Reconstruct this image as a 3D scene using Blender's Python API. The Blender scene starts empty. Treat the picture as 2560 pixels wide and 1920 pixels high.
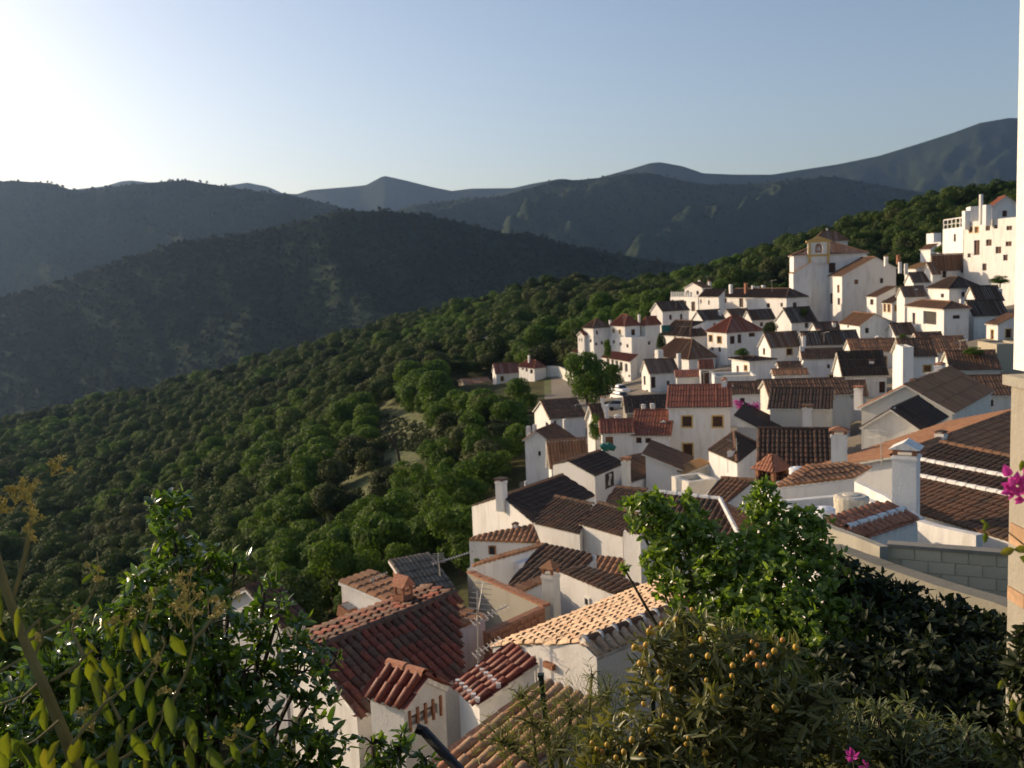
import bpy, math, random
import numpy as np
from mathutils import Vector, Matrix, noise as mnoise

random.seed(7)
RNG = np.random.default_rng(7)
scene = bpy.context.scene
COL = scene.collection
R = math.radians

# ------------------------------------------------------------------ camera
F = 2440.0                      # focal length in pixels of the 2560 x 1920 photograph
CX, CY = 1280.0, 960.0
PITCH, ROLL = R(6.3), R(2.2)
f0 = Vector((0, math.cos(PITCH), -math.sin(PITCH)))
r0 = Vector((1, 0, 0))
u0 = Vector((0, math.sin(PITCH), math.cos(PITCH)))
CR = r0 * math.cos(ROLL) - u0 * math.sin(ROLL)
CU = u0 * math.cos(ROLL) + r0 * math.sin(ROLL)
CF = f0
cam_d = bpy.data.cameras.new('camera')
cam = bpy.data.objects.new('camera', cam_d)
COL.objects.link(cam)
m = Matrix((CR, CU, -CF)).transposed().to_4x4()
cam.matrix_world = m
cam_d.sensor_width = 36.0
cam_d.lens = 36.0 * F / 2560.0
cam_d.clip_start = 0.05
cam_d.clip_end = 40000
scene.camera = cam
cam_d.dof.use_dof = True
cam_d.dof.focus_distance = 4.2
cam_d.dof.aperture_fstop = 5.6

# ------------------------------------------------------------------ light
SUN_AZ, SUN_EL = R(-60), R(15)
SKY_STRENGTH = 0.107
SUN_STRENGTH = 3.2
EXPOSURE = 0.76
world = bpy.data.worlds.new('World')
scene.world = world
world.use_nodes = True
wn = world.node_tree.nodes; wl = world.node_tree.links
wn.clear()
sky = wn.new('ShaderNodeTexSky'); sky.sky_type = 'NISHITA'
sky.sun_disc = False
sky.sun_elevation = SUN_EL
sky.sun_rotation = SUN_AZ
sky.air_density = 1.0; sky.dust_density = 2.6; sky.ozone_density = 2.2
sky.altitude = 400
bg = wn.new('ShaderNodeBackground'); bg.inputs['Strength'].default_value = SKY_STRENGTH
wo = wn.new('ShaderNodeOutputWorld')
wl.new(sky.outputs[0], bg.inputs[0]); wl.new(bg.outputs[0], wo.inputs[0])
sun_d = bpy.data.lights.new('sun', 'SUN')
sun_d.energy = SUN_STRENGTH; sun_d.angle = R(0.5); sun_d.color = (1.0, 0.84, 0.60)
sun_o = bpy.data.objects.new('sun', sun_d); COL.objects.link(sun_o)
SUN = Vector((math.sin(SUN_AZ) * math.cos(SUN_EL), math.cos(SUN_AZ) * math.cos(SUN_EL), math.sin(SUN_EL)))
sun_o.rotation_euler = SUN.to_track_quat('Z', 'Y').to_euler()
sun_o.location = SUN * 300
scene.view_settings.view_transform = 'Standard'
scene.view_settings.look = 'None'
scene.view_settings.exposure = EXPOSURE
scene.view_settings.gamma = 1
scene.view_settings.use_curve_mapping = False
scene.view_settings.use_white_balance = True
scene.view_settings.white_balance_temperature = 7200
scene.view_settings.white_balance_tint = 17
scene.cycles.use_denoising = True
scene.cycles.max_bounces = 6
scene.cycles.diffuse_bounces = 3
scene.cycles.glossy_bounces = 2
scene.cycles.transmission_bounces = 4
scene.cycles.volume_bounces = 0
scene.cycles.transparent_max_bounces = 6

# ------------------------------------------------------------------ geometry helpers
def ray(px, py):
    return CF + CR * ((px - CX) / F) - CU * ((py - CY) / F)
def P(px, py, D):
    """the point seen at (px, py) of the photograph at D metres along the view axis"""
    return ray(px, py) * D
def proj(p):
    d = p.dot(CF)
    return CX + F * p.dot(CR) / d, CY - F * p.dot(CU) / d, d
def horizon(px):
    return 690.0 - 0.0384 * (px - 1280)

class MB:
    """collects polygons and links them as ONE mesh object"""
    def __init__(s):
        s.v = []; s.f = []; s.m = []; s.uv = []
    def poly(s, pts, mi=0, uvs=None):
        b = len(s.v); s.v.extend([tuple(p) for p in pts]); s.f.append(tuple(range(b, b + len(pts)))); s.m.append(mi)
        s.uv.append(uvs if uvs else [(0, 0)] * len(pts))
    def box(s, a, b, mi=0, M=None):
        x0, y0, z0 = a; x1, y1, z1 = b
        c = [Vector((x, y, z)) for z in (z0, z1) for y in (y0, y1) for x in (x0, x1)]
        if M: c = [M @ q for q in c]
        for q in ((0, 2, 3, 1), (4, 5, 7, 6), (0, 1, 5, 4), (2, 6, 7, 3), (0, 4, 6, 2), (1, 3, 7, 5)):
            s.poly([c[i] for i in q], mi)
    def tube(s, pts, rads, n=6, mi=0, cap=True):
        rings = []
        for i, p in enumerate(pts):
            p = Vector(p)
            d = (Vector(pts[min(i + 1, len(pts) - 1)]) - Vector(pts[max(i - 1, 0)])).normalized()
            a = d.orthogonal().normalized() if i == 0 else (a - d * a.dot(d)).normalized()
            c = d.cross(a)
            rings.append([p + (a * math.cos(2 * math.pi * k / n) + c * math.sin(2 * math.pi * k / n)) * rads[i] for k in range(n)])
        for i in range(len(rings) - 1):
            for k in range(n):
                s.poly([rings[i][k], rings[i][(k + 1) % n], rings[i + 1][(k + 1) % n], rings[i + 1][k]], mi)
        if cap:
            s.poly(rings[0][::-1], mi); s.poly(rings[-1], mi)
    def cone(s, c, r0_, r1_, h, n=10, mi=0):
        s.tube([Vector(c), Vector(c) + Vector((0, 0, h))], [r0_, r1_], n, mi)
    def build(s, name, mats, parent=None, smooth=False, origin=None):
        me = bpy.data.meshes.new(name)
        o3 = Vector(origin) if origin is not None else (parent_origin(parent) if parent else Vector((0, 0, 0)))
        me.from_pydata([(x - o3.x, y - o3.y, z - o3.z) for x, y, z in s.v], [], s.f)
        if not isinstance(mats, (list, tuple)): mats = [mats]
        for mt in mats: me.materials.append(mt)
        if len(mats) > 1: me.polygons.foreach_set('material_index', s.m)
        ul = me.uv_layers.new(name='UVMap')
        ul.data.foreach_set('uv', [c for u in s.uv for q in u for c in q])
        if smooth: me.polygons.foreach_set('use_smooth', [True] * len(me.polygons))
        me.update()
        o = bpy.data.objects.new(name, me); COL.objects.link(o)
        if parent: o.parent = parent
        elif origin is not None: o.location = o3
        return o
def parent_origin(p):
    l = Vector((0, 0, 0))
    while p: l += p.location; p = p.parent
    return l
def mesh_np(name, V, Fq, mat, smooth=False):
    me = bpy.data.meshes.new(name)
    V = np.asarray(V, dtype=np.float32); Fq = np.asarray(Fq, dtype=np.int32)
    n, k = Fq.shape
    me.vertices.add(len(V)); me.vertices.foreach_set('co', V.ravel())
    me.loops.add(n * k); me.loops.foreach_set('vertex_index', Fq.ravel())
    me.polygons.add(n); me.polygons.foreach_set('loop_start', np.arange(0, n * k, k, dtype=np.int32))
    me.polygons.foreach_set('loop_total', np.full(n, k, dtype=np.int32))
    if smooth: me.polygons.foreach_set('use_smooth', np.ones(n, dtype=bool))
    me.materials.append(mat)
    me.update(calc_edges=True)
    return me
def obj_me(name, me, parent=None, loc=None):
    o = bpy.data.objects.new(name, me); COL.objects.link(o)
    if parent: o.parent = parent
    if loc is not None: o.location = loc
    return o
def tag(o, label=None, cat=None, group=None, kind=None):
    if label: o['label'] = label
    if cat: o['category'] = cat
    if group: o['group'] = group
    if kind: o['kind'] = kind
    return o
def empty(name, loc, label, cat, group=None):
    o = bpy.data.objects.new(name, None); COL.objects.link(o); o.location = loc
    o.empty_display_size = 0.3
    return tag(o, label, cat, group)
# ------------------------------------------------------------------ materials
def newmat(name):
    mt = bpy.data.materials.new(name); mt.use_nodes = True
    nt = mt.node_tree; nt.nodes.clear()
    out = nt.nodes.new('ShaderNodeOutputMaterial')
    return mt, nt, out
def N_(nt, t, **kw):
    n = nt.nodes.new(t)
    for k, v in kw.items(): setattr(n, k, v)
    return n
def ramp(nt, src, stops):
    r = N_(nt, 'ShaderNodeValToRGB')
    el = r.color_ramp.elements
    while len(el) > 1: el.remove(el[-1])
    el[0].position = stops[0][0]; el[0].color = (*stops[0][1], 1)
    for p, c in stops[1:]:
        e = el.new(p); e.color = (*c, 1)
    nt.links.new(src, r.inputs[0])
    return r.outputs[0]
def mixc(nt, fac, a, b, mode='MIX'):
    mx = N_(nt, 'ShaderNodeMix', data_type='RGBA', blend_type=mode)
    for s, v in ((mx.inputs[0], fac), (mx.inputs[6], a), (mx.inputs[7], b)):
        if isinstance(v, (int, float)): s.default_value = v
        elif isinstance(v, tuple): s.default_value = (*v, 1)
        else: nt.links.new(v, s)
    return mx.outputs[2]
def mathn(nt, op, a, b=None):
    mn = N_(nt, 'ShaderNodeMath', operation=op)
    for s, v in ((mn.inputs[0], a), (mn.inputs[1], b)):
        if v is None: continue
        if isinstance(v, (int, float)): s.default_value = v
        else: nt.links.new(v, s)
    return mn.outputs[0]
def noise_n(nt, scale, detail=4, rough=0.55, coord='Object', stretch=None):
    tc = N_(nt, 'ShaderNodeTexCoord'); n = N_(nt, 'ShaderNodeTexNoise')
    n.inputs['Scale'].default_value = scale; n.inputs['Detail'].default_value = detail; n.inputs['Roughness'].default_value = rough
    src = tc.outputs[coord]
    if stretch:
        mp = N_(nt, 'ShaderNodeMapping'); mp.inputs['Scale'].default_value = stretch
        nt.links.new(src, mp.inputs[0]); src = mp.outputs[0]
    nt.links.new(src, n.inputs[0])
    return n.outputs[0]
def bump(nt, h, strength=0.3, dist=0.02):
    b = N_(nt, 'ShaderNodeBump'); b.inputs['Strength'].default_value = strength; b.inputs['Distance'].default_value = dist
    nt.links.new(h, b.inputs['Height'])
    return b.outputs[0]
def princ(nt, out, col, rough=0.85, spec=0.3, normal=None, metal=0):
    p = N_(nt, 'ShaderNodeBsdfPrincipled')
    if isinstance(col, tuple): p.inputs['Base Color'].default_value = (*col, 1)
    else: nt.links.new(col, p.inputs['Base Color'])
    if isinstance(rough, (int, float)): p.inputs['Roughness'].default_value = rough
    else: nt.links.new(rough, p.inputs['Roughness'])
    p.inputs['Specular IOR Level'].default_value = spec
    p.inputs['Metallic'].default_value = metal
    if normal: nt.links.new(normal, p.inputs['Normal'])
    if out: nt.links.new(p.outputs[0], out.inputs[0])
    return p
def plain(name, col, rough=0.7, spec=0.3, var=0.25, scale=6, metal=0):
    mt, nt, out = newmat(name)
    n = noise_n(nt, scale, 5, 0.6)
    c = ramp(nt, n, [(0.3, tuple(x * (1 - var) for x in col)), (0.7, tuple(min(1, x * (1 + var)) for x in col))])
    princ(nt, out, c, rough, spec, bump(nt, n, 0.15, 0.01), metal)
    return mt
def plaster(name, col, stain=(0.36, 0.33, 0.29), amt=0.5):
    mt, nt, out = newmat(name)
    big = noise_n(nt, 0.45, 5, 0.6)
    streak = noise_n(nt, 1.0, 4, 0.65, stretch=(1.5, 1.5, 0.30))
    fine = noise_n(nt, 14, 4, 0.6)
    oi = N_(nt, 'ShaderNodeObjectInfo')
    base = mixc(nt, oi.outputs['Random'], col, tuple(x * 0.80 for x in col))
    c = mixc(nt, ramp(nt, big, [(0.38, (0, 0, 0)), (0.72, (amt * .6,) * 3)]), base, tuple(x * 0.72 for x in col))
    c = mixc(nt, ramp(nt, streak, [(0.50, (0, 0, 0)), (0.78, (amt,) * 3)]), c, stain)
    bm = mathn(nt, 'ADD', fine, mathn(nt, 'MULTIPLY', big, 2.5))
    princ(nt, out, c, 0.92, 0.15, bump(nt, bm, 0.35, 0.03))
    return mt
def tile_mat(name, cols, moss=(0.06, 0.055, 0.035), mossamt=0.5, by_object=False, rough=0.85):
    """fired clay tiles; one random tone per tile (uv cell or object), lichen over it"""
    mt, nt, out = newmat(name)
    oi = N_(nt, 'ShaderNodeObjectInfo')
    if by_object:
        rnd = oi.outputs['Random']
    else:
        uv = N_(nt, 'ShaderNodeUVMap'); fl = N_(nt, 'ShaderNodeVectorMath', operation='FLOOR')
        nt.links.new(uv.outputs[0], fl.inputs[0])
        wnz = N_(nt, 'ShaderNodeTexWhiteNoise', noise_dimensions='3D')
        ad = N_(nt, 'ShaderNodeVectorMath', operation='ADD')
        cb = N_(nt, 'ShaderNodeCombineXYZ'); nt.links.new(mathn(nt, 'MULTIPLY', oi.outputs['Random'], 57.0), cb.inputs[2])
        nt.links.new(fl.outputs[0], ad.inputs[0]); nt.links.new(cb.outputs[0], ad.inputs[1])
        nt.links.new(ad.outputs[0], wnz.inputs[0]); rnd = wnz.outputs[0]
    k = len(cols)
    c = ramp(nt, rnd, [(i / (k - 1) if k > 1 else 0, cc) for i, cc in enumerate(cols)])
    geo_n = N_(nt, 'ShaderNodeTexNoise'); geo_n.inputs['Scale'].default_value = 1.1; geo_n.inputs['Detail'].default_value = 7; geo_n.inputs['Roughness'].default_value = 0.7
    gp = N_(nt, 'ShaderNodeNewGeometry'); nt.links.new(gp.outputs['Position'], geo_n.inputs[0])
    c = mixc(nt, ramp(nt, geo_n.outputs[0], [(0.42, (0, 0, 0)), (0.7, (mossamt,) * 3)]), c, moss)
    fn = N_(nt, 'ShaderNodeTexNoise'); fn.inputs['Scale'].default_value = 18; fn.inputs['Detail'].default_value = 4
    nt.links.new(gp.outputs['Position'], fn.inputs[0])
    c = mixc(nt, ramp(nt, fn.outputs[0], [(0.3, (0.75,) * 3), (0.7, (1.2,) * 3)]), (1.0, 1.0, 1.0), c, 'MIX') if False else mixc(nt, 0.8, c, ramp(nt, fn.outputs[0], [(0.3, (0.6,) * 3), (0.7, (1.25,) * 3)]), 'MULTIPLY')
    princ(nt, out, c, rough, 0.25, bump(nt, fn.outputs[0], 0.4, 0.01))
    return mt
def leaf_mat(name, cols, trans=0.35, rough=0.55, spec=0.35, tint=(1.25, 1.3, 0.5), objvar=0.25):
    """foliage: a random tone per leaf (mesh island) and per plant, light passes through"""
    mt, nt, out = newmat(name)
    g = N_(nt, 'ShaderNodeNewGeometry'); oi = N_(nt, 'ShaderNodeObjectInfo')
    k = len(cols)
    mixr = mathn(nt, 'ADD', mathn(nt, 'MULTIPLY', g.outputs['Random Per Island'], 1 - objvar), mathn(nt, 'MULTIPLY', oi.outputs['Random'], objvar))
    c = ramp(nt, mixr, [(i / max(1, k - 1), cc) for i, cc in enumerate(cols)])
    p = princ(nt, None, c, rough, spec)
    t = N_(nt, 'ShaderNodeBsdfTranslucent')
    nt.links.new(mixc(nt, 1.0, c, tint, 'MULTIPLY'), t.inputs[0])
    ms = N_(nt, 'ShaderNodeMixShader'); ms.inputs[0].default_value = trans
    nt.links.new(p.outputs[0], ms.inputs[1]); nt.links.new(t.outputs[0], ms.inputs[2]); nt.links.new(ms.outputs[0], out.inputs[0])
    return mt
M = {}
M['white'] = plaster('whitewash', (0.80, 0.78, 0.74), amt=0.55)
M['cream'] = plaster('aged_whitewash', (0.72, 0.69, 0.61), amt=0.6)
M['cement'] = plaster('grey_cement', (0.33, 0.31, 0.26), (0.16, 0.15, 0.12), 0.7)
M['shaderender'] = plaster('shade_toned_render', (0.36, 0.33, 0.27), (0.22, 0.19, 0.15), 0.6)  # bare render, darkened to hold the shade on the lower wall
M['darkcement'] = plaster('shade_toned_cement', (0.20, 0.19, 0.155), (0.1, 0.1, 0.08), 0.7)  # cement darkened so the lane wall reads as less sunlit
M['block'] = plaster('beige_concrete_block', (0.72, 0.60, 0.42), (0.35, 0.3, 0.22), 0.5)
M['beige'] = plaster('beige_render', (0.46, 0.41, 0.31), (0.3, 0.26, 0.2), 0.5)
M['ochre'] = plain('ochre_paint', (0.55, 0.36, 0.12), 0.85)
M['brick'] = plain('brick', (0.30, 0.135, 0.075), 0.9, var=0.35, scale=12)
M['oldbrick'] = plain('worn_pale_brick', (0.40, 0.25, 0.15), 0.95, var=.3, scale=20)
M['mortar'] = plain('white_mortar', (0.68, 0.66, 0.62), 0.95)
M['wood'] = plain('dark_brown_wood', (0.075, 0.035, 0.022), 0.6)
M['woodlight'] = plain('varnished_wood', (0.26, 0.12, 0.05), 0.6)
M['glass'] = plain('dark_window_glass', (0.03, 0.033, 0.038), 0.15, 0.5)
M['shadow_room'] = plain('painted_room_shade', (0.05, 0.045, 0.04), 0.9)  # near-black colour standing in for the shade inside open rooms
M['tile_dark'] = tile_mat('old_dark_tiles', [(0.055, 0.034, 0.024), (0.11, 0.056, 0.036), (0.075, 0.046, 0.032), (0.16, 0.074, 0.043)], (0.085, 0.07, 0.048), 0.6)
M['tile_black'] = tile_mat('blackened_tiles', [(0.045, 0.029, 0.021), (0.085, 0.048, 0.033), (0.06, 0.04, 0.03)], (0.068, 0.056, 0.04), 0.55)
M['tile_brown'] = tile_mat('brown_tiles', [(0.15, 0.078, 0.046), (0.22, 0.105, 0.058), (0.12, 0.07, 0.045)], (0.125, 0.095, 0.06), 0.5)
M['tile_red'] = tile_mat('red_tiles', [(0.24, 0.078, 0.046), (0.30, 0.098, 0.058), (0.20, 0.068, 0.044)], (0.14, 0.06, 0.04), 0.3)
M['tile_orange'] = tile_mat('orange_brown_tiles', [(0.34, 0.15, 0.074), (0.42, 0.21, 0.11), (0.27, 0.12, 0.064)], (0.21, 0.14, 0.08), 0.55)
M['tile_tan'] = tile_mat('tan_tiles', [(0.30, 0.17, 0.075), (0.36, 0.2, 0.085)], (0.24, 0.15, 0.07), 0.4)  # tan clay, tone varies at random from tile to tile
M['tile_near'] = tile_mat('weathered_red_tiles', [(0.09, 0.045, 0.032), (0.20, 0.06, 0.040), (0.27, 0.075, 0.048), (0.12, 0.07, 0.05), (0.17, 0.10, 0.07), (0.10, 0.05, 0.035)], (0.11, 0.085, 0.06), 0.5, True)
M['tile_pale'] = tile_mat('pale_tan_tiles', [(0.56, 0.39, 0.25), (0.64, 0.46, 0.31), (0.52, 0.33, 0.21), (0.60, 0.45, 0.32)], (0.42, 0.31, 0.2), 0.45, True)
M['tile_moss'] = tile_mat('mossy_terracotta_tiles', [(0.44, 0.22, 0.13), (0.50, 0.30, 0.18), (0.36, 0.22, 0.13), (0.46, 0.20, 0.11)], (0.24, 0.20, 0.10), 0.6, True)
M['tile_gloss'] = tile_mat('red_brown_tiles', [(0.18, 0.045, 0.028), (0.24, 0.06, 0.036), (0.13, 0.04, 0.028)], (0.12, 0.05, 0.035), 0.3, True, 0.6)
M['tile_terra'] = tile_mat('terracotta_cap_tiles', [(0.42, 0.17, 0.10), (0.5, 0.22, 0.13), (0.36, 0.14, 0.08)], (0.25, 0.13, 0.08), 0.3, True)
M['corrug'] = plain('weathered_corrugated_sheet', (0.17, 0.14, 0.105), 0.9, var=0.4, scale=3)
M['metal'] = plain('galvanised_metal', (0.42, 0.40, 0.37), 0.5, 0.5, metal=0.4)
M['bark'] = plain('bark', (0.085, 0.062, 0.042), 0.95, var=0.4)
M['tank'] = plain('beige_plastic', (0.55, 0.50, 0.40), 0.6)
M['whitepl'] = plain('white_plastic', (0.72, 0.73, 0.76), 0.5, var=0.08)
# ------------------------------------------------------------------ terrain height
TCOL = {
 -800: [(3, 2500), (6, 2500), (20, 2400), (60, 2100), (120, 1850), (200, 1650), (300, 1450), (400, 1300), (520, 1150), (620, 1220), (900, 1450)],
 -200: [(3, 2400), (6, 2400), (20, 2250), (60, 1900), (120, 1680), (200, 1500), (300, 1320), (400, 1200), (520, 1110), (620, 1220), (900, 1400)],
 200: [(3, 2400), (6, 2400), (20, 2200), (60, 1820), (120, 1610), (200, 1440), (300, 1280), (400, 1160), (540, 1035), (680, 1140), (950, 1320)],
 600: [(3, 2400), (6, 2400), (20, 2100), (40, 1830), (60, 1690), (100, 1520), (150, 1360), (200, 1260), (300, 1110), (400, 1020), (530, 945), (660, 1030), (950, 1230)],
 1000: [(3, 2300), (6, 2300), (20, 2080), (30, 1900), (60, 1600), (100, 1320), (150, 1120), (200, 1030), (300, 930), (400, 870), (500, 832), (620, 910), (900, 1130)],
 1400: [(3, 2200), (6, 2200), (20, 1900), (35, 1680), (60, 1440), (90, 1260), (130, 1090), (180, 960), (250, 865), (350, 780), (430, 746), (550, 840), (850, 1050)],
 1800: [(3, 2100), (6, 2100), (20, 1780), (35, 1540), (60, 1330), (90, 1160), (130, 1000), (175, 870), (250, 755), (330, 712), (430, 790), (800, 1000)],
 2200: [(3, 2000), (6, 2000), (20, 1650), (35, 1440), (60, 1240), (90, 1070), (130, 930), (180, 810), (240, 665), (310, 572), (420, 660), (800, 950)],
 2600: [(3, 1950), (6, 1950), (20, 1600), (35, 1400), (60, 1180), (90, 1010), (130, 850), (170, 730), (220, 615), (300, 500), (420, 540), (800, 850)],
 3100: [(3, 1950), (6, 1950), (20, 1550), (35, 1350), (60, 1100), (90, 900), (130, 760), (220, 560), (320, 450), (450, 490), (800, 800)],
}
_tk = sorted(TCOL)
_tv = [(np.log([q[0] for q in TCOL[k]]), np.array([q[1] for q in TCOL[k]], float)) for k in _tk]
def ter_py(px, D):
    lx = math.log(max(D, 3.0))
    ys = [float(np.interp(lx, a, b)) for a, b in _tv]
    px = min(max(px, _tk[0]), _tk[-1] - 1)
    i = 0
    while px >= _tk[i + 1]: i += 1
    t = (px - _tk[i]) / (_tk[i + 1] - _tk[i])
    y0, y1 = ys[i], ys[i + 1]
    ym = ys[i - 1] if i > 0 else y0 - (y1 - y0); yp = ys[i + 2] if i + 2 < len(ys) else y1 + (y1 - y0)
    m0, m1 = (y1 - ym) * .5, (yp - y0) * .5
    return (2 * t**3 - 3 * t**2 + 1) * y0 + (t**3 - 2 * t**2 + t) * m0 + (-2 * t**3 + 3 * t**2) * y1 + (t**3 - t**2) * m1
FOOT = []       # house footprints: (centre x, y, radius, highest ground allowed)
def ter_z(x, y):
    y = max(y, 2.5)
    px = CX + F * x / y
    z = -(ter_py(px, y) - horizon(px)) / F * y
    if y > 60:
        k = min(1.0, (y - 60) / 120)
        z += k * (mnoise.fractal((x * .018, y * .018, 3.1), 1.0, 2.0, 3) * 2.2)
    for cx, cy, rr, zz in FOOT:
        if abs(x - cx) < rr + 3 and abs(y - cy) < rr + 3:
            d = max(0.0, math.hypot(x - cx, y - cy) - rr)
            z = min(z, zz + d * 1.2)
    return z

# ------------------------------------------------------------------ tiles
def clip_span(poly2, s):
    """t interval of a convex polygon at across-position s"""
    ts = []
    n = len(poly2)
    for i in range(n):
        (s0, t0), (s1, t1) = poly2[i], poly2[(i + 1) % n]
        if (s0 <= s < s1) or (s1 <= s < s0):
            ts.append(t0 + (t1 - t0) * (s - s0) / (s1 - s0))
    return (min(ts), max(ts)) if len(ts) >= 2 else None
def slope_frame(poly):
    a, b, c = poly[0], poly[1], poly[2]
    n = (b - a).cross(c - a).normalized()
    if n.z < 0: n = -n
    down = (Vector((0, 0, -1)) + n * n.z).normalized()
    s = down.cross(n).normalized()
    o = poly[0].copy()
    return o, n, s, down, [((p - o).dot(s), (p - o).dot(down)) for p in poly]
def tile_slope(mb, poly, spacing, row, lod, amp=None):
    o, n, s, dn, p2 = slope_frame(poly)
    amp = amp or spacing * .36
    smin = min(q[0] for q in p2); smax = max(q[0] for q in p2)
    nc = max(1, int(round((smax - smin) / spacing))); sp = (smax - smin) / nc
    if lod == 0: prof = [(-.5, 0), (-.34, .75), (0, 1.0), (.34, .75), (.5, 0)]
    elif lod == 1: prof = [(-.5, 0), (-.25, .85), (.25, .85), (.5, 0)]
    else: prof = [(-.5, 0), (0, 1), (.5, 0)]
    for i in range(nc):
        sc = smin + (i + .5) * sp
        sa = clip_span(p2, sc - sp * .49); sb = clip_span(p2, sc + sp * .49); sm = clip_span(p2, sc)
        if not sm: continue
        sa = sa or sm; sb = sb or sm
        L = sm[1] - sm[0]
        if L < .05: continue
        jit = random.uniform(-.02, .02) * spacing; jz = random.uniform(-.15, .15) * amp
        nr = max(1, int(round(L / row))) if lod == 0 else (max(1, int(round(L / (row * 3)))) if lod == 1 else 1)
        for j in range(nr):
            q0, q1 = j / nr, (j + 1) / nr
            lift0, lift1 = (.0, .03) if lod < 2 else (0, 0)
            jr = random.uniform(-.02, .02) * spacing if lod == 0 else 0
            pts = []
            for (ds, h) in prof:
                f_ = ds + .5
                t0 = sa[0] * (1 - f_) + sb[0] * f_; t1 = sa[1] * (1 - f_) + sb[1] * f_
                ta, tb = t0 + (t1 - t0) * q0, t0 + (t1 - t0) * q1
                w = 1.0 + (.05 if lod == 0 else 0)
                pts.append((o + s * (sc + ds * sp * w + jit + jr) + dn * ta + n * (h * amp + jz + lift0),
                            o + s * (sc + ds * sp * w + jit + jr) + dn * (tb + (.02 if lod == 0 else 0)) + n * (h * amp + jz + lift1)))
            for k in range(len(prof) - 1):
                u = (i + .3, j + .3)
                mb.poly([pts[k][0], pts[k][1], pts[k + 1][1], pts[k + 1][0]], 0, [u] * 4)
            if lod == 0 and j == nr - 1:      # open ends of the barrel tiles at the eave
                mb.poly([q[1] for q in pts] + [o + s * (sc) + dn * (sa[1] + sb[1]) * .5 - n * .02], 0, [(i + .3, j + .3)] * (len(pts) + 1))
def slab(mb, poly, t, mi=0):
    o, n, s, dn, p2 = slope_frame(poly)
    up = [p + n * .004 for p in poly]; lo = [p - n * t for p in poly]
    if (poly[1] - poly[0]).cross(poly[2] - poly[0]).z < 0: up = up[::-1]; lo = lo[::-1]
    mb.poly(up, mi, [(.5, .5)] * len(up)); mb.poly(lo[::-1], mi, [(.5, .5)] * len(up))
    k = len(up)
    for i in range(k):
        mb.poly([lo[i], lo[(i + 1) % k], up[(i + 1) % k], up[i]], mi, [(.5, .5)] * 4)
def barrel_mesh(name, L, r0_, r1_, mat, seg=6, th=.014):
    """one barrel tile: an arched shell, axis along -Y (downslope), wide end up the slope"""
    V = []; Fq = []
    for (y, r_) in ((0, r0_), (-L, r1_)):
        for k in range(seg + 1):
            a = math.pi * k / seg
            V.append((r_ * math.cos(a), y, r_ * .85 * math.sin(a)))
        for k in range(seg + 1):
            a = math.pi * k / seg; q = r_ - th
            V.append((q * math.cos(a), y, q * .85 * math.sin(a)))
    m_ = 2 * (seg + 1)
    for k in range(seg):
        Fq.append((k, k + 1, m_ + k + 1, m_ + k))
        Fq.append((m_ + k, m_ + k + 1, m_ + seg + 1 + k + 1, m_ + seg + 1 + k))
    me = mesh_np(name, V, Fq, mat, True)
    return me
TILE_LEFT = {}
def tile_objects(parent, poly, spacing, row, mat, name='roof_tile', limit=300, rows_from_eave=True):
    """every cover tile of a near roof is a part of its own; channels between them are one joined part"""
    o, n, s, dn, p2 = slope_frame(poly)
    org = parent_origin(parent)
    smin = min(q[0] for q in p2); smax = max(q[0] for q in p2)
    nc = max(1, int(round((smax - smin) / spacing))); sp = (smax - smin) / nc
    key = (mat.name, round(sp, 3))
    me = barrel_mesh(name, row * 1.22, sp * .40, sp * .34, mat)
    mb = MB(); left = TILE_LEFT.get(parent.name, limit); extra = MB()
    rot = Matrix((s, -dn, n)).transposed()
    for i in range(nc + 1):                      # channel tiles (concave) between covers
        sc = smin + i * sp
        sa = clip_span(p2, min(max(sc, smin + .01), smax - .01))
        if not sa: continue
        L = sa[1] - sa[0]; nr = max(1, int(round(L / row)))
        for j in range(nr):
            ta, tb = sa[0] + L * j / nr, sa[0] + L * (j + 1) / nr
            pr = [(-.45, .03), (-.2, -.01), (.2, -.01), (.45, .03)]
            pts = [(o + s * (sc + a * sp) + dn * ta + n * (.012 + h), o + s * (sc + a * sp) + dn * tb + n * (.03 + h)) for a, h in pr]
            for k in range(3):
                mb.poly([pts[k][0], pts[k][1], pts[k + 1][1], pts[k + 1][0]])
    mb.build(name.replace('roof_tile', 'channel_tile'), mat, parent)['kind'] = 'stuff'
    cells = []
    for i in range(nc):
        sc = smin + (i + .5) * sp
        sa = clip_span(p2, sc)
        if not sa: continue
        L = sa[1] - sa[0]; nr = max(1, int(round(L / row)))
        for j in range(nr): cells.append((sc, sa[0] + L * j / nr, i, j))
    for (sc, ta, i, j) in cells:
        if left <= 0: break
        left -= 1
        ob = bpy.data.objects.new(name, me); COL.objects.link(ob); ob.parent = parent
        a = random.uniform(-.035, .035)
        mt_ = rot.to_4x4() @ Matrix.Rotation(a, 4, 'Z') @ Matrix.Rotation(.05 + random.uniform(-.02, .02), 4, 'X')
        loc = o + s * (sc + random.uniform(-.012, .012)) + dn * (ta + random.uniform(-.02, .02)) + n * (.035 + random.uniform(0, .012)) - org
        ob.matrix_local = Matrix.Translation(loc) @ mt_
    TILE_LEFT[parent.name] = left

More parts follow.
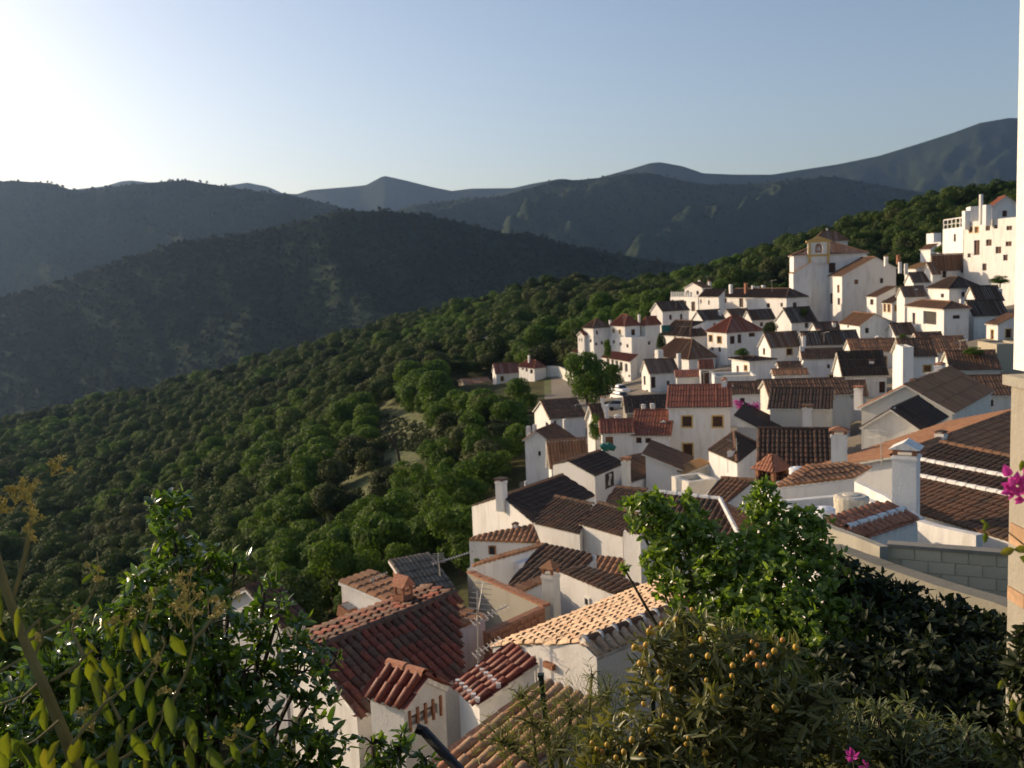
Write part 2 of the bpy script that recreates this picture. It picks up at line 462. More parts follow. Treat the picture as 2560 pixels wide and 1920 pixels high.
# ------------------------------------------------------------------ houses
def solve_t(O, d, px):
    k = (px - CX)
    return (k * O.dot(CF) - F * O.dot(CR)) / (F * d.dot(CR) - k * d.dot(CF))
class House:
    def __init__(s, name, label, cat='house', group=None):
        s.name = name; s.label = label; s.cat = cat; s.group = group; s.root = None; s.ztile = None
    def block(s, N, D, a, L, Rr, roof='gx', rise=1.2, tile='tile_brown', rf=.5, z2=0.0, h=None, wall='white', wins=(), over=.22, parapet=.45,
              near=False, slopes=None, spacing=None, ridge=True, ridge_mat=None, gutter=None, wallname='wall', roofname='roof', slabmat=None, skip=()):
        O = N.copy() if isinstance(N, Vector) else P(N[0], N[1], D); a = R(a)
        r = Vector((math.cos(a), math.sin(a), 0)); l = Vector((-math.sin(a), math.cos(a), 0)); up = Vector((0, 0, 1))
        w = solve_t(O, r, Rr) if Rr > 50 else Rr
        d = solve_t(O, l, L) if L > 50 else L
        if not (0.3 < w < 40): w = 5.0
        if not (0.3 < d < 40): d = 5.0
        s.w, s.d, s.O, s.r, s.l, s.D = w, d, O, r, l, D
        W3 = lambda X, Y, Z: O + r * X + l * Y + up * Z
        s.W3 = W3
        cs = [W3(x, y, 0) for x in (0, w) for y in (0, d)]
        if h is None:
            h = O.z - min(ter_z(c.x, c.y) for c in cs) + 1.2
            h = max(h, 2.6)
        s.h = h
        c0 = W3(w / 2, d / 2, 0)
        if not s.root:
            s.root = empty(s.name, W3(w / 2, d / 2, -h), s.label, s.cat, s.group)
        FOOT.append((c0.x, c0.y, math.hypot(w, d) / 2, O.z - max(2.0, h - 1.3)))
        root = s.root
        flat = roof == 'flat'
        tl = tr = tb = tx = None
        top = {'L': [(0, 0), (d, 0)], 'R': [(0, 0), (w, 0)], 'B': [(0, 0), (w, 0)], 'X': [(0, 0), (d, 0)]}
        S = []; ridges = []; o = over
        if roof == 'gx':
            k1 = rise / (rf * d); k2 = (rise - z2) / max(.01, (1 - rf) * d)
            for q in 'LX': top[q] = [(0, 0), (rf * d, rise), (d, z2)] if rf < .99 else [(0, 0), (d, rise)]
            top['B'] = [(0, z2 if rf < .99 else rise), (w, z2 if rf < .99 else rise)]
            S.append([(-o, -o, -o * k1), (w + o, -o, -o * k1), (w + o, rf * d, rise), (-o, rf * d, rise)])
            if rf < .99: S.append([(w + o, d + o, z2 - o * k2), (-o, d + o, z2 - o * k2), (-o, rf * d, rise), (w + o, rf * d, rise)])
            ridges.append(((-o, rf * d, rise), (w + o, rf * d, rise)))
        elif roof == 'gy':
            k1 = rise / (rf * w); k2 = (rise - z2) / max(.01, (1 - rf) * w)
            for q in 'RB': top[q] = [(0, 0), (rf * w, rise), (w, z2)]
            top['X'] = [(0, z2), (d, z2)]
            S.append([(-o, d + o, -o * k1), (-o, -o, -o * k1), (rf * w, -o, rise), (rf * w, d + o, rise)])
            S.append([(w + o, -o, z2 - o * k2), (w + o, d + o, z2 - o * k2), (rf * w, d + o, rise), (rf * w, -o, rise)])
            ridges.append(((rf * w, -o, rise), (rf * w, d + o, rise)))
        elif roof == 'sx':
            k = rise / w
            for q in 'RB': top[q] = [(0, 0), (w, rise)]
            top['X'] = [(0, rise), (d, rise)]
            S.append([(-o, d + o, -o * k), (-o, -o, -o * k), (w + o, -o, rise + o * k), (w + o, d + o, rise + o * k)])
        elif roof == 'sy':
            k = rise / d
            for q in 'LX': top[q] = [(0, 0), (d, rise)]
            top['B'] = [(0, rise), (w, rise)]
            S.append([(-o, -o, -o * k), (w + o, -o, -o * k), (w + o, d + o, rise + o * k), (-o, d + o, rise + o * k)])
        elif roof == 'hip':
            x0, x1, y0, y1 = -o, w + o, -o, d + o
            if w >= d:
                q = (d + 2 * o) / 2; A = (x0 + q, d / 2, rise); B_ = (x1 - q, d / 2, rise)
                if A[0] > B_[0]: A = B_ = (w / 2, d / 2, rise)
                S += [[(x0, y0, 0), (x1, y0, 0), B_, A], [(x1, y1, 0), (x0, y1, 0), A, B_], [(x0, y1, 0), (x0, y0, 0), A], [(x1, y0, 0), (x1, y1, 0), B_]]
            else:
                q = (w + 2 * o) / 2; A = (w / 2, y0 + q, rise); B_ = (w / 2, y1 - q, rise)
                S += [[(x0, y1, 0), (x0, y0, 0), A, B_], [(x1, y0, 0), (x1, y1, 0), B_, A], [(x0, y0, 0), (x1, y0, 0), A], [(x1, y1, 0), (x0, y1, 0), B_]]
            ridges += [(A, B_), ((x0, y0, 0), A), ((x1, y0, 0), A if w < d else B_), ((x0, y1, 0), A if w >= d else B_), ((x1, y1, 0), B_)]
        # openings from the photograph -> the wall plane
        ops = {'L': [], 'R': []}
        for wi in wins:
            face, x0, y0, x1, y1 = wi[:5]; kind = wi[5] if len(wi) > 5 else 'w'
            nrm = r if face == 'L' else l; ax = l if face == 'L' else r
            q = []
            for (px, py) in ((x0, (y0 + y1) / 2), (x1, (y0 + y1) / 2), ((x0 + x1) / 2, y0), ((x0 + x1) / 2, y1)):
                rd = ray(px, py); t = O.dot(nrm) / rd.dot(nrm); hp = rd * t - O
                q.append((hp.dot(ax), hp.z))
            u0_, u1_ = sorted((q[0][0], q[1][0])); v0, v1 = sorted((q[2][1], q[3][1]))
            W_ = d if face == 'L' else w
            tz = min(p[1] for p in top[face])
            u0_ = max(u0_, .12); u1_ = min(u1_, W_ - .12); v1 = min(v1, (tz if not flat else parapet) - .12); v0 = max(v0, -h + .1)
            if u1_ - u0_ < .15 or v1 - v0 < .2: continue
            bad = any(not (u1_ + .05 < b[0] or u0_ - .05 > b[1] or v1 + .05 < b[2] or v0 - .05 > b[3]) for b in ops[face])
            if bad: continue
            ops[face].append((u0_, u1_, v0, v1, kind))
        if not ops['R'] and not flat and roof != 'hip' and D > 60 and w > 2.4 and h > 2.6 and wallname == 'wall':
            rw = random.Random(int(abs(O.x * 131 + O.y * 17)))
            for k in range(1 if w < 5 else 2):
                if rw.random() < .75:
                    uc = w * (.5 if w < 5 else (.28, .72)[k]) + rw.uniform(-.2, .2); ww = rw.uniform(.55, .8); wt = -rw.uniform(.6, .9)
                    ops['R'].append((uc - ww / 2, uc + ww / 2, wt - rw.uniform(.8, 1.15), wt, rw.choice(('w', 'w', 'ws', 'y'))))
        # walls
        mb = MB()
        faces = {'L': lambda u, z, i=0: W3(0 + i, u, z), 'R': lambda u, z, i=0: W3(u, 0 + i, z),
                 'B': lambda u, z, i=0: W3(u, d - i, z), 'X': lambda u, z, i=0: W3(w - i, u, z)}
        flip = {'L': True, 'R': False, 'B': True, 'X': False}
        DEP = .22 if D < 130 else .28
        for q in 'LRBX':
            if q in skip: continue
            fn = faces[q]; W_ = w if q in 'RB' else d
            tz = min(p[1] for p in top[q]) if not flat else parapet
            def add(pts, fn=fn, fl=flip[q], mi=0):
                pp = [fn(*t) for t in pts]
                mb.poly(pp[::-1] if fl else pp, mi)
            oo = ops.get(q, [])
            us = sorted({0, W_, *[v for b in oo for v in b[:2]]}); vs = sorted({-h, tz, *[v for b in oo for v in b[2:4]]})
            for i in range(len(us) - 1):
                for j in range(len(vs) - 1):
                    um, vm = (us[i] + us[i + 1]) / 2, (vs[j] + vs[j + 1]) / 2
                    if any(b[0] < um < b[1] and b[2] < vm < b[3] for b in oo): continue
                    add([(us[i], vs[j]), (us[i + 1], vs[j]), (us[i + 1], vs[j + 1]), (us[i], vs[j + 1])])
            if not flat:
                cap = [(0, tz), (W_, tz)] + [p for p in top[q][::-1] if p[1] > tz + 1e-4]
                if len(cap) > 2: add(cap)
            for b in oo:
                a0, a1, b0, b1 = b[:4]
                for (p_, q_) in (((a0, b0), (a1, b0)), ((a1, b0), (a1, b1)), ((a1, b1), (a0, b1)), ((a0, b1), (a0, b0))):
                    add([(p_[0], p_[1], 0), (q_[0], q_[1], 0), (q_[0], q_[1], DEP), (p_[0], p_[1], DEP)][::-1])
        if flat:
            t = .25
            mb.poly([W3(0, 0, parapet), W3(w, 0, parapet), W3(w - t, t, parapet), W3(t, t, parapet)])
            mb.poly([W3(w, 0, parapet), W3(w, d, parapet), W3(w - t, d - t, parapet), W3(w - t, t, parapet)])
            mb.poly([W3(w, d, parapet), W3(0, d, parapet), W3(t, d - t, parapet), W3(w - t, d - t, parapet)])
            mb.poly([W3(0, d, parapet), W3(0, 0, parapet), W3(t, t, parapet), W3(t, d - t, parapet)])
            for (p_, q_) in (((t, t), (w - t, t)), ((w - t, t), (w - t, d - t)), ((w - t, d - t), (t, d - t)), ((t, d - t), (t, t))):
                mb.poly([W3(*q_, 0), W3(*p_, 0), W3(*p_, parapet), W3(*q_, parapet)])
        mb.build(wallname, M[wall], root)
        if flat:
            fb = MB(); t = .25; fb.poly([W3(t, t, .01), W3(w - t, t, .01), W3(w - t, d - t, .01), W3(t, d - t, .01)])
            fb.build('terrace_floor', M['cement'] if tile not in M else M['beige'], root)
        # windows and doors
        for q in 'LR':
            for (a0, a1, b0, b1, kind) in ops[q]:
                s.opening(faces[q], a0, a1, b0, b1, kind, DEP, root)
        # roof
        if S:
            lod = 0 if D < 62 else (1 if D < 135 else 2)
            sp = spacing or (.24 if lod == 0 else (.27 if lod == 1 else .34))
            rb = MB(); sb = MB()
            for i, pl in enumerate(S):
                poly = [W3(*p) + up * .05 for p in pl]
                slab(sb, poly, .09)
                if near and (slopes is None or i in slopes): continue
                tile_slope(rb, poly, sp, .38, lod)
            ro = None
            if rb.v: ro = rb.build(roofname, M[tile], root)
            sl = sb.build('roof_deck' if ro else roofname, M[slabmat or ('cream' if D > 40 else 'mortar')], ro or root)
            ro = ro or sl
            if near:
                for i, pl in enumerate(S):
                    if slopes is None or i in slopes:
                        tile_objects(root, [W3(*p) + up * .06 for p in pl], sp, .36, M[tile])
            if ridge and ridges:
                cb = MB(); rr = .11 if D < 135 else .16
                for (p_, q_) in ridges:
                    p_ = W3(*p_) + up * .10; q_ = W3(*q_) + up * .10
                    ln = (q_ - p_).length
                    if ln < .3: continue
                    nseg = max(1, int(ln / (.4 if D < 62 else 1.6)))
                    dr = (q_ - p_) / nseg; sd = dr.cross(up).normalized() * rr; uu = sd.cross(dr).normalized() * rr
                    for j in range(nseg):
                        A = p_ + dr * j; B_ = p_ + dr * (j + 1)
                        g0, g1 = (1.08, .92) if D < 62 else (1, 1)
                        ra = [A + (sd * math.cos(t) + uu * math.sin(t)) * g0 for t in (0, .8, 1.57, 2.35, 3.14)]
                        rb_ = [B_ + (sd * math.cos(t) + uu * math.sin(t)) * g1 for t in (0, .8, 1.57, 2.35, 3.14)]
                        for k in range(4): cb.poly([ra[k], ra[k + 1], rb_[k + 1], rb_[k]], 0, [(j + .5, 99.5)] * 4)
                if cb.v: cb.build('ridge_cap', M[ridge_mat or tile], ro)
        return s
    def opening(s, fn, a0, a1, b0, b1, kind, DEP, root):
        fr = MB(); pn = MB(); W_ = a1 - a0; H_ = b1 - b0
        def bar(u0_, u1_, v0, v1, i0, i1, mb):
            c = [fn(u, v, i) for i in (i0, i1) for v in (v0, v1) for u in (u0_, u1_)]
            for q in ((0, 1, 3, 2), (4, 6, 7, 5), (0, 4, 5, 1), (2, 3, 7, 6), (0, 2, 6, 4), (1, 5, 7, 3)):
                mb.poly([c[i] for i in q])
        t = min(.07, W_ * .12)
        door = kind[0] == 'd'
        fm = {'w': 'wood', 'd': 'wood', 'o': 'white', 'y': 'woodlight', 'p': 'white'}[kind[0]]
        bar(a0 + .005, a0 + t, b0 + .005, b1 - .005, DEP - .09, DEP - .02, fr); bar(a1 - t, a1 - .005, b0 + .005, b1 - .005, DEP - .09, DEP - .02, fr)
        bar(a0 + t, a1 - t, b1 - t, b1 - .005, DEP - .09, DEP - .02, fr)
        if not door: bar(a0 + t, a1 - t, b0 + .005, b0 + t, DEP - .09, DEP - .02, fr)
        if kind[0] != 'o':
            um = (a0 + a1) / 2; bar(um - t * .4, um + t * .4, b0 + t, b1 - t, DEP - .085, DEP - .025, fr)
        bar(a0 - .005, a1 + .005, b0 - .005, b1 + .005, DEP - .012, DEP + .03, pn)
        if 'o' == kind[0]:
            wn_ = fr.build('opening', M['white'], root); pn.build('shade_panel', M['shadow_room'], wn_)  # dark panel behind the opening, painted in place of room shade
        else:
            wn_ = fr.build('door' if door else 'window', M[fm], root)
            pn.build('door_leaf' if door else 'pane', M['wood'] if door or kind[0] in 'w' else (M['woodlight'] if kind[0] == 'y' else M['glass']), wn_)
        if len(kind) > 1:            # painted surround standing proud of the wall
            sr = MB(); e = .12
            bar(a0 - e, a0 - .004, b0 - (0 if door else e), b1 + e, -.02, .01, sr); bar(a1 + .004, a1 + e, b0 - (0 if door else e), b1 + e, -.02, .01, sr)
            bar(a0, a1, b1 + .004, b1 + e, -.02, .01, sr)
            if not door: bar(a0, a1, b0 - e, b0 - .004, -.02, .01, sr)
            sr.build('surround', M['ochre'], wn_)
    def chimney(s, x, ytop, ybot, wpx, dd=1.5, kind='pyr', mat='white', a=None, cap='tile_brown', down=.8, capf=None):
        """dd: metres behind the near eave corner"""
        D = s.D + dd
        top = P(x, ytop, D); bot = P(x, ybot, D)
        hw = wpx / F * D / 2; H = top.z - bot.z
        an = math.atan2(s.r.y, s.r.x) if a is None else R(a)
        # centre of the shaft sits half a width behind the seen face
        c = Vector((bot.x, bot.y, bot.z)) + Vector((bot.x, bot.y, 0)).normalized() * hw
        T = Matrix.Translation(c) @ Matrix.Rotation(an, 4, 'Z')
        b = MB()
        capH = {'pyr': .42, 'gable': .42, 'slab': .3, 'plain': 0, 'pipe': 0}[kind] * min(1.0, max(.45, H / 2))
        if capf: capH = capf * H
        hw2 = hw * .86
        if kind == 'pipe':
            b.tube([T @ Vector((0, 0, -down)), T @ Vector((0, 0, H))], [hw, hw], 10)
            o = b.build('chimney', M[mat], s.root)
            return o
        z1 = H - capH
        b.box((-hw2, -hw2, -down), (hw2, hw2, z1 - .0), 0, T)
        if kind != 'plain': b.box((-hw2 * 1.12, -hw2 * 1.12, z1 - .14), (hw2 * 1.12, hw2 * 1.12, z1 - .07), 0, T)
        o = b.build('chimney', M[mat], s.root)
        if kind == 'plain': return o
        g = MB()
        zo = z1 + capH * .45
        for sx in (-1, 1):
            for sy in (-1, 1):
                g.box((sx * hw2 * .8 - hw2 * .18, sy * hw2 * .8 - hw2 * .18, z1 + .001), (sx * hw2 * .8 + hw2 * .18, sy * hw2 * .8 + hw2 * .18, zo), 0, T)
        g.build('vent_posts', M['brick'], o)['kind'] = 'stuff'
        c_ = MB(); e = hw * 1.12
        if kind == 'slab':
            c_.box((-e, -e, zo + .001), (e, e, zo + capH * .5), 0, T)
        elif kind == 'pyr':
            pts = [T @ Vector(q) for q in ((-e, -e, zo), (e, -e, zo), (e, e, zo), (-e, e, zo))]; ap = T @ Vector((0, 0, H + .0))
            for i in range(4): c_.poly([pts[i], pts[(i + 1) % 4], ap], 0, [(i + .5, .5)] * 3)
            c_.poly(pts[::-1])
        else:
            q = [T @ Vector(v) for v in ((-e, -e, zo), (e, -e, zo), (e, e, zo), (-e, e, zo), (0, -e, H), (0, e, H))]
            c_.poly([q[0], q[4], q[5], q[3]]); c_.poly([q[1], q[2], q[5], q[4]]); c_.poly([q[0], q[1], q[4]]); c_.poly([q[2], q[3], q[5]]); c_.poly([q[3], q[2], q[1], q[0]])
        c_.build('cap', M[cap], o)
        return o

def zpt(px, py, z):
    rd = ray(px, py); return rd * (z / rd.z)
def vpt(px, py, A, B):
    d = B - A; n = Vector((d.y, -d.x, 0)); rd = ray(px, py); return rd * (A.dot(n) / rd.dot(n))
def slope_pts(a, D, b, tops, pitch=17, flip=False):
    """eave from a (at D metres) level to b, then the points of the rising roof plane"""
    A = P(a[0], a[1], D); B = zpt(b[0], b[1], A.z)
    e = (B - A).normalized(); up = Vector((0, 0, 1)); inw = up.cross(e)
    if inw.y < 0 and abs(inw.y) > .2: inw = -inw
    if flip: inw = -inw
    t = math.tan(R(pitch)); n = (up - inw * t).normalized()
    out = []
    for (x, y) in tops:
        rd = ray(x, y); out.append(rd * (A.dot(n) / rd.dot(n)))
    return A, B, out
def px_house(name, label, slopes, walls, D, tile='tile_dark', wall='white', group=None, cat='house', near=(), spacing=None, ridges=(), ridge_mat=None, depth=2.6, house=None, flush=.0, slabmat=None, wallname='wall', roofname='roof', row=.38):
    """roof slopes and wall tops given as world points; walls drop to below the ground"""
    h = house or House(name, label, cat, group); up = Vector((0, 0, 1))
    allp = [p for sl in slopes for p in sl]
    c = sum(allp, Vector((0, 0, 0))) / len(allp); zmin = min(p.z for p in allp)
    zb = min(min(ter_z(p.x, p.y) for p in allp) - 1.0, zmin - depth)
    rr = max(math.hypot(p.x - c.x, p.y - c.y) for p in allp)
    FOOT.append((c.x, c.y, rr * .8, zmin - 2.2))
    if not h.root: h.root = empty(name, Vector((c.x, c.y, zb)), label, cat, group)
    h.D = D; h.r = (slopes[0][1] - slopes[0][0]).normalized(); h.O = slopes[0][0]
    mb = MB()
    for w in walls:
        for A, B in zip(w[:-1], w[1:]):
            mb.poly([Vector((A.x, A.y, zb)), Vector((B.x, B.y, zb)), B, A])
    if mb.v: mb.build(wallname, M[wall], h.root)
    lod = 0 if D < 62 else 1; sp = spacing or .24
    rb = MB(); sb = MB()
    for i, pl in enumerate(slopes):
        poly = [p + up * .05 for p in pl]; slab(sb, poly, .09)
        if i in near: continue
        tile_slope(rb, poly, sp, row, lod)
    ro = rb.build(roofname, M[tile], h.root) if rb.v else None
    sl = sb.build('roof_deck' if ro else roofname, M[slabmat or ('cream' if D > 40 else 'mortar')], ro or h.root)
    ro = ro or sl
    for i in near: tile_objects(h.root, [p + up * .06 for p in slopes[i]], sp, .36, M[tile])
    cb = MB()
    for (p_, q_) in ridges:
        p_ = p_ + up * .10; q_ = q_ + up * .10; ln = (q_ - p_).length; nseg = max(1, int(ln / .4)); dr = (q_ - p_) / nseg
        sd = dr.cross(up).normalized() * .11; uu = sd.cross(dr).normalized() * .11
        for j in range(nseg):
            A = p_ + dr * j; B_ = p_ + dr * (j + 1)
            ra = [A + (sd * math.cos(t) + uu * math.sin(t)) * 1.08 for t in (0, .8, 1.57, 2.35, 3.14)]
            rb_ = [B_ + (sd * math.cos(t) + uu * math.sin(t)) * .92 for t in (0, .8, 1.57, 2.35, 3.14)]
            for k in range(4): cb.poly([ra[k], ra[k + 1], rb_[k + 1], rb_[k]], 0, [(j + .5, 99.5)] * 4)
    if cb.v: cb.build('ridge_cap', M[ridge_mat or tile], ro)
    return h
def px_gable(name, label, E0, D, E2, Rg, R2, E1, tile, pitch=17, **kw):
    """gable house: near right eave corner E0, its far end E2, ridge Rg-R2, left eave corner E1 (all as seen in the photograph)"""
    A, B, (G, G2) = slope_pts(E0, D, E2, [Rg, R2], pitch)
    L_ = vpt(E1[0], E1[1], A, G); dv = G2 - G; L2 = L_ + dv
    rg = kw.pop('ridges', True)
    return px_house(name, label, [[A, B, G2, G], [L2, L_, G, G2]], [[L2, L_, G, A, B, G2, L2]], D, tile, ridges=[(G, G2)] if rg else (), **kw), (A, B, G, G2, L_, L2)
def px_shed(name, label, a, D, b, tops, tile, pitch=17, **kw):
    A, B, T_ = slope_pts(a, D, b, tops, pitch)
    rg = kw.pop('ridges', False)
    return px_house(name, label, [[A, B] + T_], [[A, B] + T_ + [A]], D, tile, ridges=[(T_[0], T_[1])] if rg else (), **kw), (A, B, T_)
def wall_patch(h, A, B, x0, y0, x1, y1, mat, name='door', frame='wood'):
    """door, window or opening set in a plain wall through A and B"""
    d = (B - A); d.z = 0; d.normalize(); n = Vector((d.y, -d.x, 0))
    if n.dot(A) > 0: n = -n
    q0 = vpt(x0, (y0 + y1) / 2, A, B); q1 = vpt(x1, (y0 + y1) / 2, A, B); zt = vpt((x0 + x1) / 2, y0, A, B).z; zb = vpt((x0 + x1) / 2, y1, A, B).z
    w = (q1 - q0).dot(d); T = Matrix.Translation(Vector((q0.x, q0.y, zb))) @ Matrix.Rotation(math.atan2(d.y, d.x), 4, 'Z')
    sgn = 1 if (Vector((-d.y, d.x, 0))).dot(n) > 0 else -1
    Hh = zt - zb; fb = MB(); t = .05
    for (a, b) in (((0, -.0, 0), (t, .05, Hh)), ((w - t, 0, 0), (w, .05, Hh)), ((t, 0, Hh - t), (w - t, .05, Hh))):
        fb.box((a[0], min(sgn * a[1], sgn * b[1]), a[2]), (b[0], max(sgn * a[1], sgn * b[1]), b[2]), 0, T)
    o = fb.build(name, M[frame], h.root)
    pb = MB(); pb.box((t, min(0, sgn * .015), 0), (w - t, max(0, sgn * .015), Hh - t), 0, T); pb.build('pane' if name == 'window' else 'leaf' if False else 'door_leaf', M[mat], o)
# ------------------------------------------------------------------ the village, house by house
G_UP = 'white houses of the upper village'
G_MID = 'white houses in the middle of the village'
G_LOW = 'tiled houses at the near edge of the village'
def H(name, label, cat='house', group=None): return House(name, label, cat, group)

# --- upper village, left group
h = H('village_house', 'tall white house with a brown hipped roof at the left end of the upper village', group=G_UP)
h.block((1483, 822), 190, 26, 1459, 1526, 'hip', 1.7, 'tile_brown', wins=[('L', 1465, 832, 1469, 842), ('L', 1474, 848, 1479, 856), ('R', 1490, 826, 1495, 836), ('R', 1502, 853, 1508, 861), ('R', 1488, 856, 1493, 864)])
h.chimney(1526, 800, 826, 6, 4, 'plain')
h.block((1460, 838), 192, 28, 1444, 2.0, 'gx', .7, 'tile_red', wins=[('L', 1447, 846, 1450, 853), ('L', 1453, 846, 1456, 854)], wallname='wing_wall', roofname='wing_roof')
h = H('tower_house', 'three-storey white tower house with a small red hipped roof and a balcony deck', group=G_UP)
h.block((1579, 847), 184, 27, 1525, 1616, 'flat', wins=[('L', 1532, 851, 1537, 859), ('L', 1549, 856, 1554, 864), ('L', 1566, 860, 1571, 869)], parapet=.25)
h.block((1562, 817), 186, 27, 1526, 1600, 'hip', 2.1, 'tile_red', h=2.6, wins=[('L', 1531, 822, 1536, 831, 'ys'), ('L', 1547, 825, 1552, 834, 'ys'), ('R', 1578, 823, 1588, 838)], wallname='upper_wall', roofname='upper_roof', over=.15)
h.block((1613, 815), 187, 27, 1602, 1650, 'hip', 1.6, 'tile_red', wins=[('R', 1620, 853, 1626, 862)], wallname='wing_wall', roofname='wing_roof')
h.chimney(1598, 786, 803, 6, 4, 'plain'); h.chimney(1554, 788, 800, 6, 6, 'plain')
h = H('porch_house', 'white house front with a red awning roof over posts, below the tower house', group=G_UP)
h.block((1576, 903), 176, 20, 1505, 1592, 'sx', .9, 'tile_red', wins=[('L', 1516, 897, 1524, 921, 'o'), ('L', 1528, 899, 1535, 923, 'o'), ('L', 1538, 902, 1546, 926, 'o'), ('L', 1549, 905, 1557, 928, 'o'), ('L', 1562, 909, 1569, 930, 'o'), ('L', 1571, 937, 1575, 943)])
h = H('gable_house', 'white house with a small sunlit gable and long dark roof, behind the tower house', group=G_UP)
h.block((1656, 778), 196, 25, 1627, 1722, 'gx', 1.7, 'tile_dark', rf=.5, wins=[('L', 1632, 789, 1643, 800)])
h = H('terrace_house', 'white house with a roof terrace lined by short posts and an upper room', group=G_UP)
h.block((1745, 745), 205, 24, 1676, 1762, 'flat', wins=[('L', 1679, 749, 1684, 763), ('L', 1708, 752, 1716, 768), ('L', 1728, 754, 1738, 778)], parapet=.2)
pb = MB()
for i in range(9):
    q = h.W3(.25, h.d * (.28 + .7 * i / 8), .2); pb.box((q.x - .18, q.y - .18, q.z + .001), (q.x + .18, q.y + .18, q.z + 1.1))
pb.build('terrace_posts', M['white'], h.root)
h.block((1756, 720), 210, 24, 1711, 1778, 'gx', 1.1, 'tile_brown', h=2.2, wins=[('L', 1717, 726, 1722, 736), ('L', 1741, 727, 1747, 737)], wallname='upper_wall', roofname='upper_roof')
h.chimney(1774, 700, 722, 7, 4, 'pyr'); h.chimney(1749, 700, 712, 5, 6, 'plain')
h = H('bright_house', 'bright white house front between the post-lined terrace and the long white house', group=G_UP)
h.block((1797, 741), 196, 24, 1748, 1812, 'sx', 1.2, 'tile_dark', wins=[('L', 1750, 748, 1754, 759), ('L', 1770, 751, 1774, 762)])
h = H('long_house', 'long low white house with a dark hipped roof and a row of chimney pots', group=G_UP)
h.block((1966, 746), 186, 20, 1801, 2018, 'hip', 1.7, 'tile_dark', wins=[('L', 1810, 744, 1817, 757), ('L', 1848, 745, 1858, 768, 'd'), ('L', 1916, 758, 1925, 769), ('L', 1951, 757, 1957, 767), ('R', 1982, 756, 1992, 777, 'd')])
for x, yt in ((1827, 711), (1865, 708), (1883, 714), (1894, 716), (1908, 713)): h.chimney(x, yt, 728, 8, 14, 'plain', 'white' if x != 1865 else 'brick', down=.5)
# --- church
h = H('village_church', 'tall plain white church with a pyramid-roofed lantern and an ochre-framed bell arch', 'church')
h.block((1984, 640), 204, -12, 1974, 2168, 'hip', 2.4, 'tile_brown', wins=[('R', 2072, 657, 2089, 682)], over=.35)
h.block((2034, 606), 210, -10, 4.5, 2119, 'hip', 2.2, 'tile_brown', h=3.5, wallname='lantern_wall', roofname='lantern_roof', over=.3)
h.chimney(2068, 570, 585, 4, 3.5, 'plain', down=.4)
h.block((1983, 684), 203.3, -12, 1973, 2029, 'sx', 2.2, 'tile_tan', wallname='aisle_wall', roofname='aisle_roof', over=.1)
h.chimney(2027, 650, 672, 8, 3, 'plain')
h.s = None
T = Matrix.Translation(P(2047, 647, 203)) @ Matrix.Rotation(R(-11), 4, 'Z')
bw = 53 / F * 203; bh = 50 / F * 203
bb = MB(); bb.box((-bw / 2, -.3, -1), (-bw * .17, .5, bh * .82), 0, T); bb.box((bw * .17, -.3, -1), (bw / 2, .5, bh * .82), 0, T); bb.box((-bw * .17, -.3, -1), (bw * .17, .5, bh * .3), 0, T)
n_ = 8; arc = [(bw * .17 * math.cos(math.pi * k / n_), bh * .58 + bw * .17 * math.sin(math.pi * k / n_)) for k in range(n_ + 1)]
for k in range(n_):
    (xa, za), (xb, zb) = arc[k], arc[k + 1]
    bb.poly([T @ Vector((xa, -.3, za)), T @ Vector((xa, -.3, bh * .82)), T @ Vector((xb, -.3, bh * .82)), T @ Vector((xb, -.3, zb))])
    bb.poly([T @ Vector((xa, -.3, za)), T @ Vector((xb, -.3, zb)), T @ Vector((xb, .5, zb)), T @ Vector((xa, .5, za))])
    bb.poly([T @ Vector((xa, .5, za)), T @ Vector((xb, .5, zb)), T @ Vector((xb, .5, bh * .82)), T @ Vector((xa, .5, bh * .82))])
bell = bb.build('bell_arch', M['white'], h.root)
ob_ = MB()
for s_ in (-1, 1):
    ob_.box((s_ * bw * .42 - .22, -.42, -1), (s_ * bw * .42 + .22, -.302, bh * .8), 0, T)
ob_.box((-bw * .58, -.45, bh * .82 + .003), (bw * .58, .6, bh * .92), 0, T); ob_.box((-bw * .52, -.45, bh * .12), (bw * .52, -.302, bh * .22), 0, T)
ob_.poly([T @ Vector(v) for v in ((-bw * .5, -.3, bh * .925), (bw * .5, -.3, bh * .925), (0, -.3, bh * 1.12))])
ob_.poly([T @ Vector(v) for v in ((-bw * .5, .4, bh * .925), (0, .4, bh * 1.12), (bw * .5, .4, bh * .925))])
ob_.poly([T @ Vector(v) for v in ((-bw * .5, -.3, bh * .925), (0, -.3, bh * 1.12), (0, .4, bh * 1.12), (-bw * .5, .4, bh * .925))])
ob_.poly([T @ Vector(v) for v in ((bw * .5, -.3, bh * .925), (bw * .5, .4, bh * .925), (0, .4, bh * 1.12), (0, -.3, bh * 1.12))])
ob_.build('ochre_trim', M['ochre'], bell)
cb_ = MB(); cb_.tube([T @ Vector((0, .1, bh * z)) for z in (.42, .46, .58, .64)], [.42, .36, .22, .05], 10); cb_.build('bell', M['metal'], bell)
h = H('parish_house', 'big white building beside the church with a wide blank shaded gable', group=G_UP)
h.block((2105, 690), 192, -5, 2064, 2240, 'gy', 3.4, 'tile_brown', rf=.62, z2=1.2, wins=[('L', 2075, 733, 2082, 760), ('L', 2093, 712, 2099, 732, 'y'), ('L', 2094, 745, 2100, 762)])
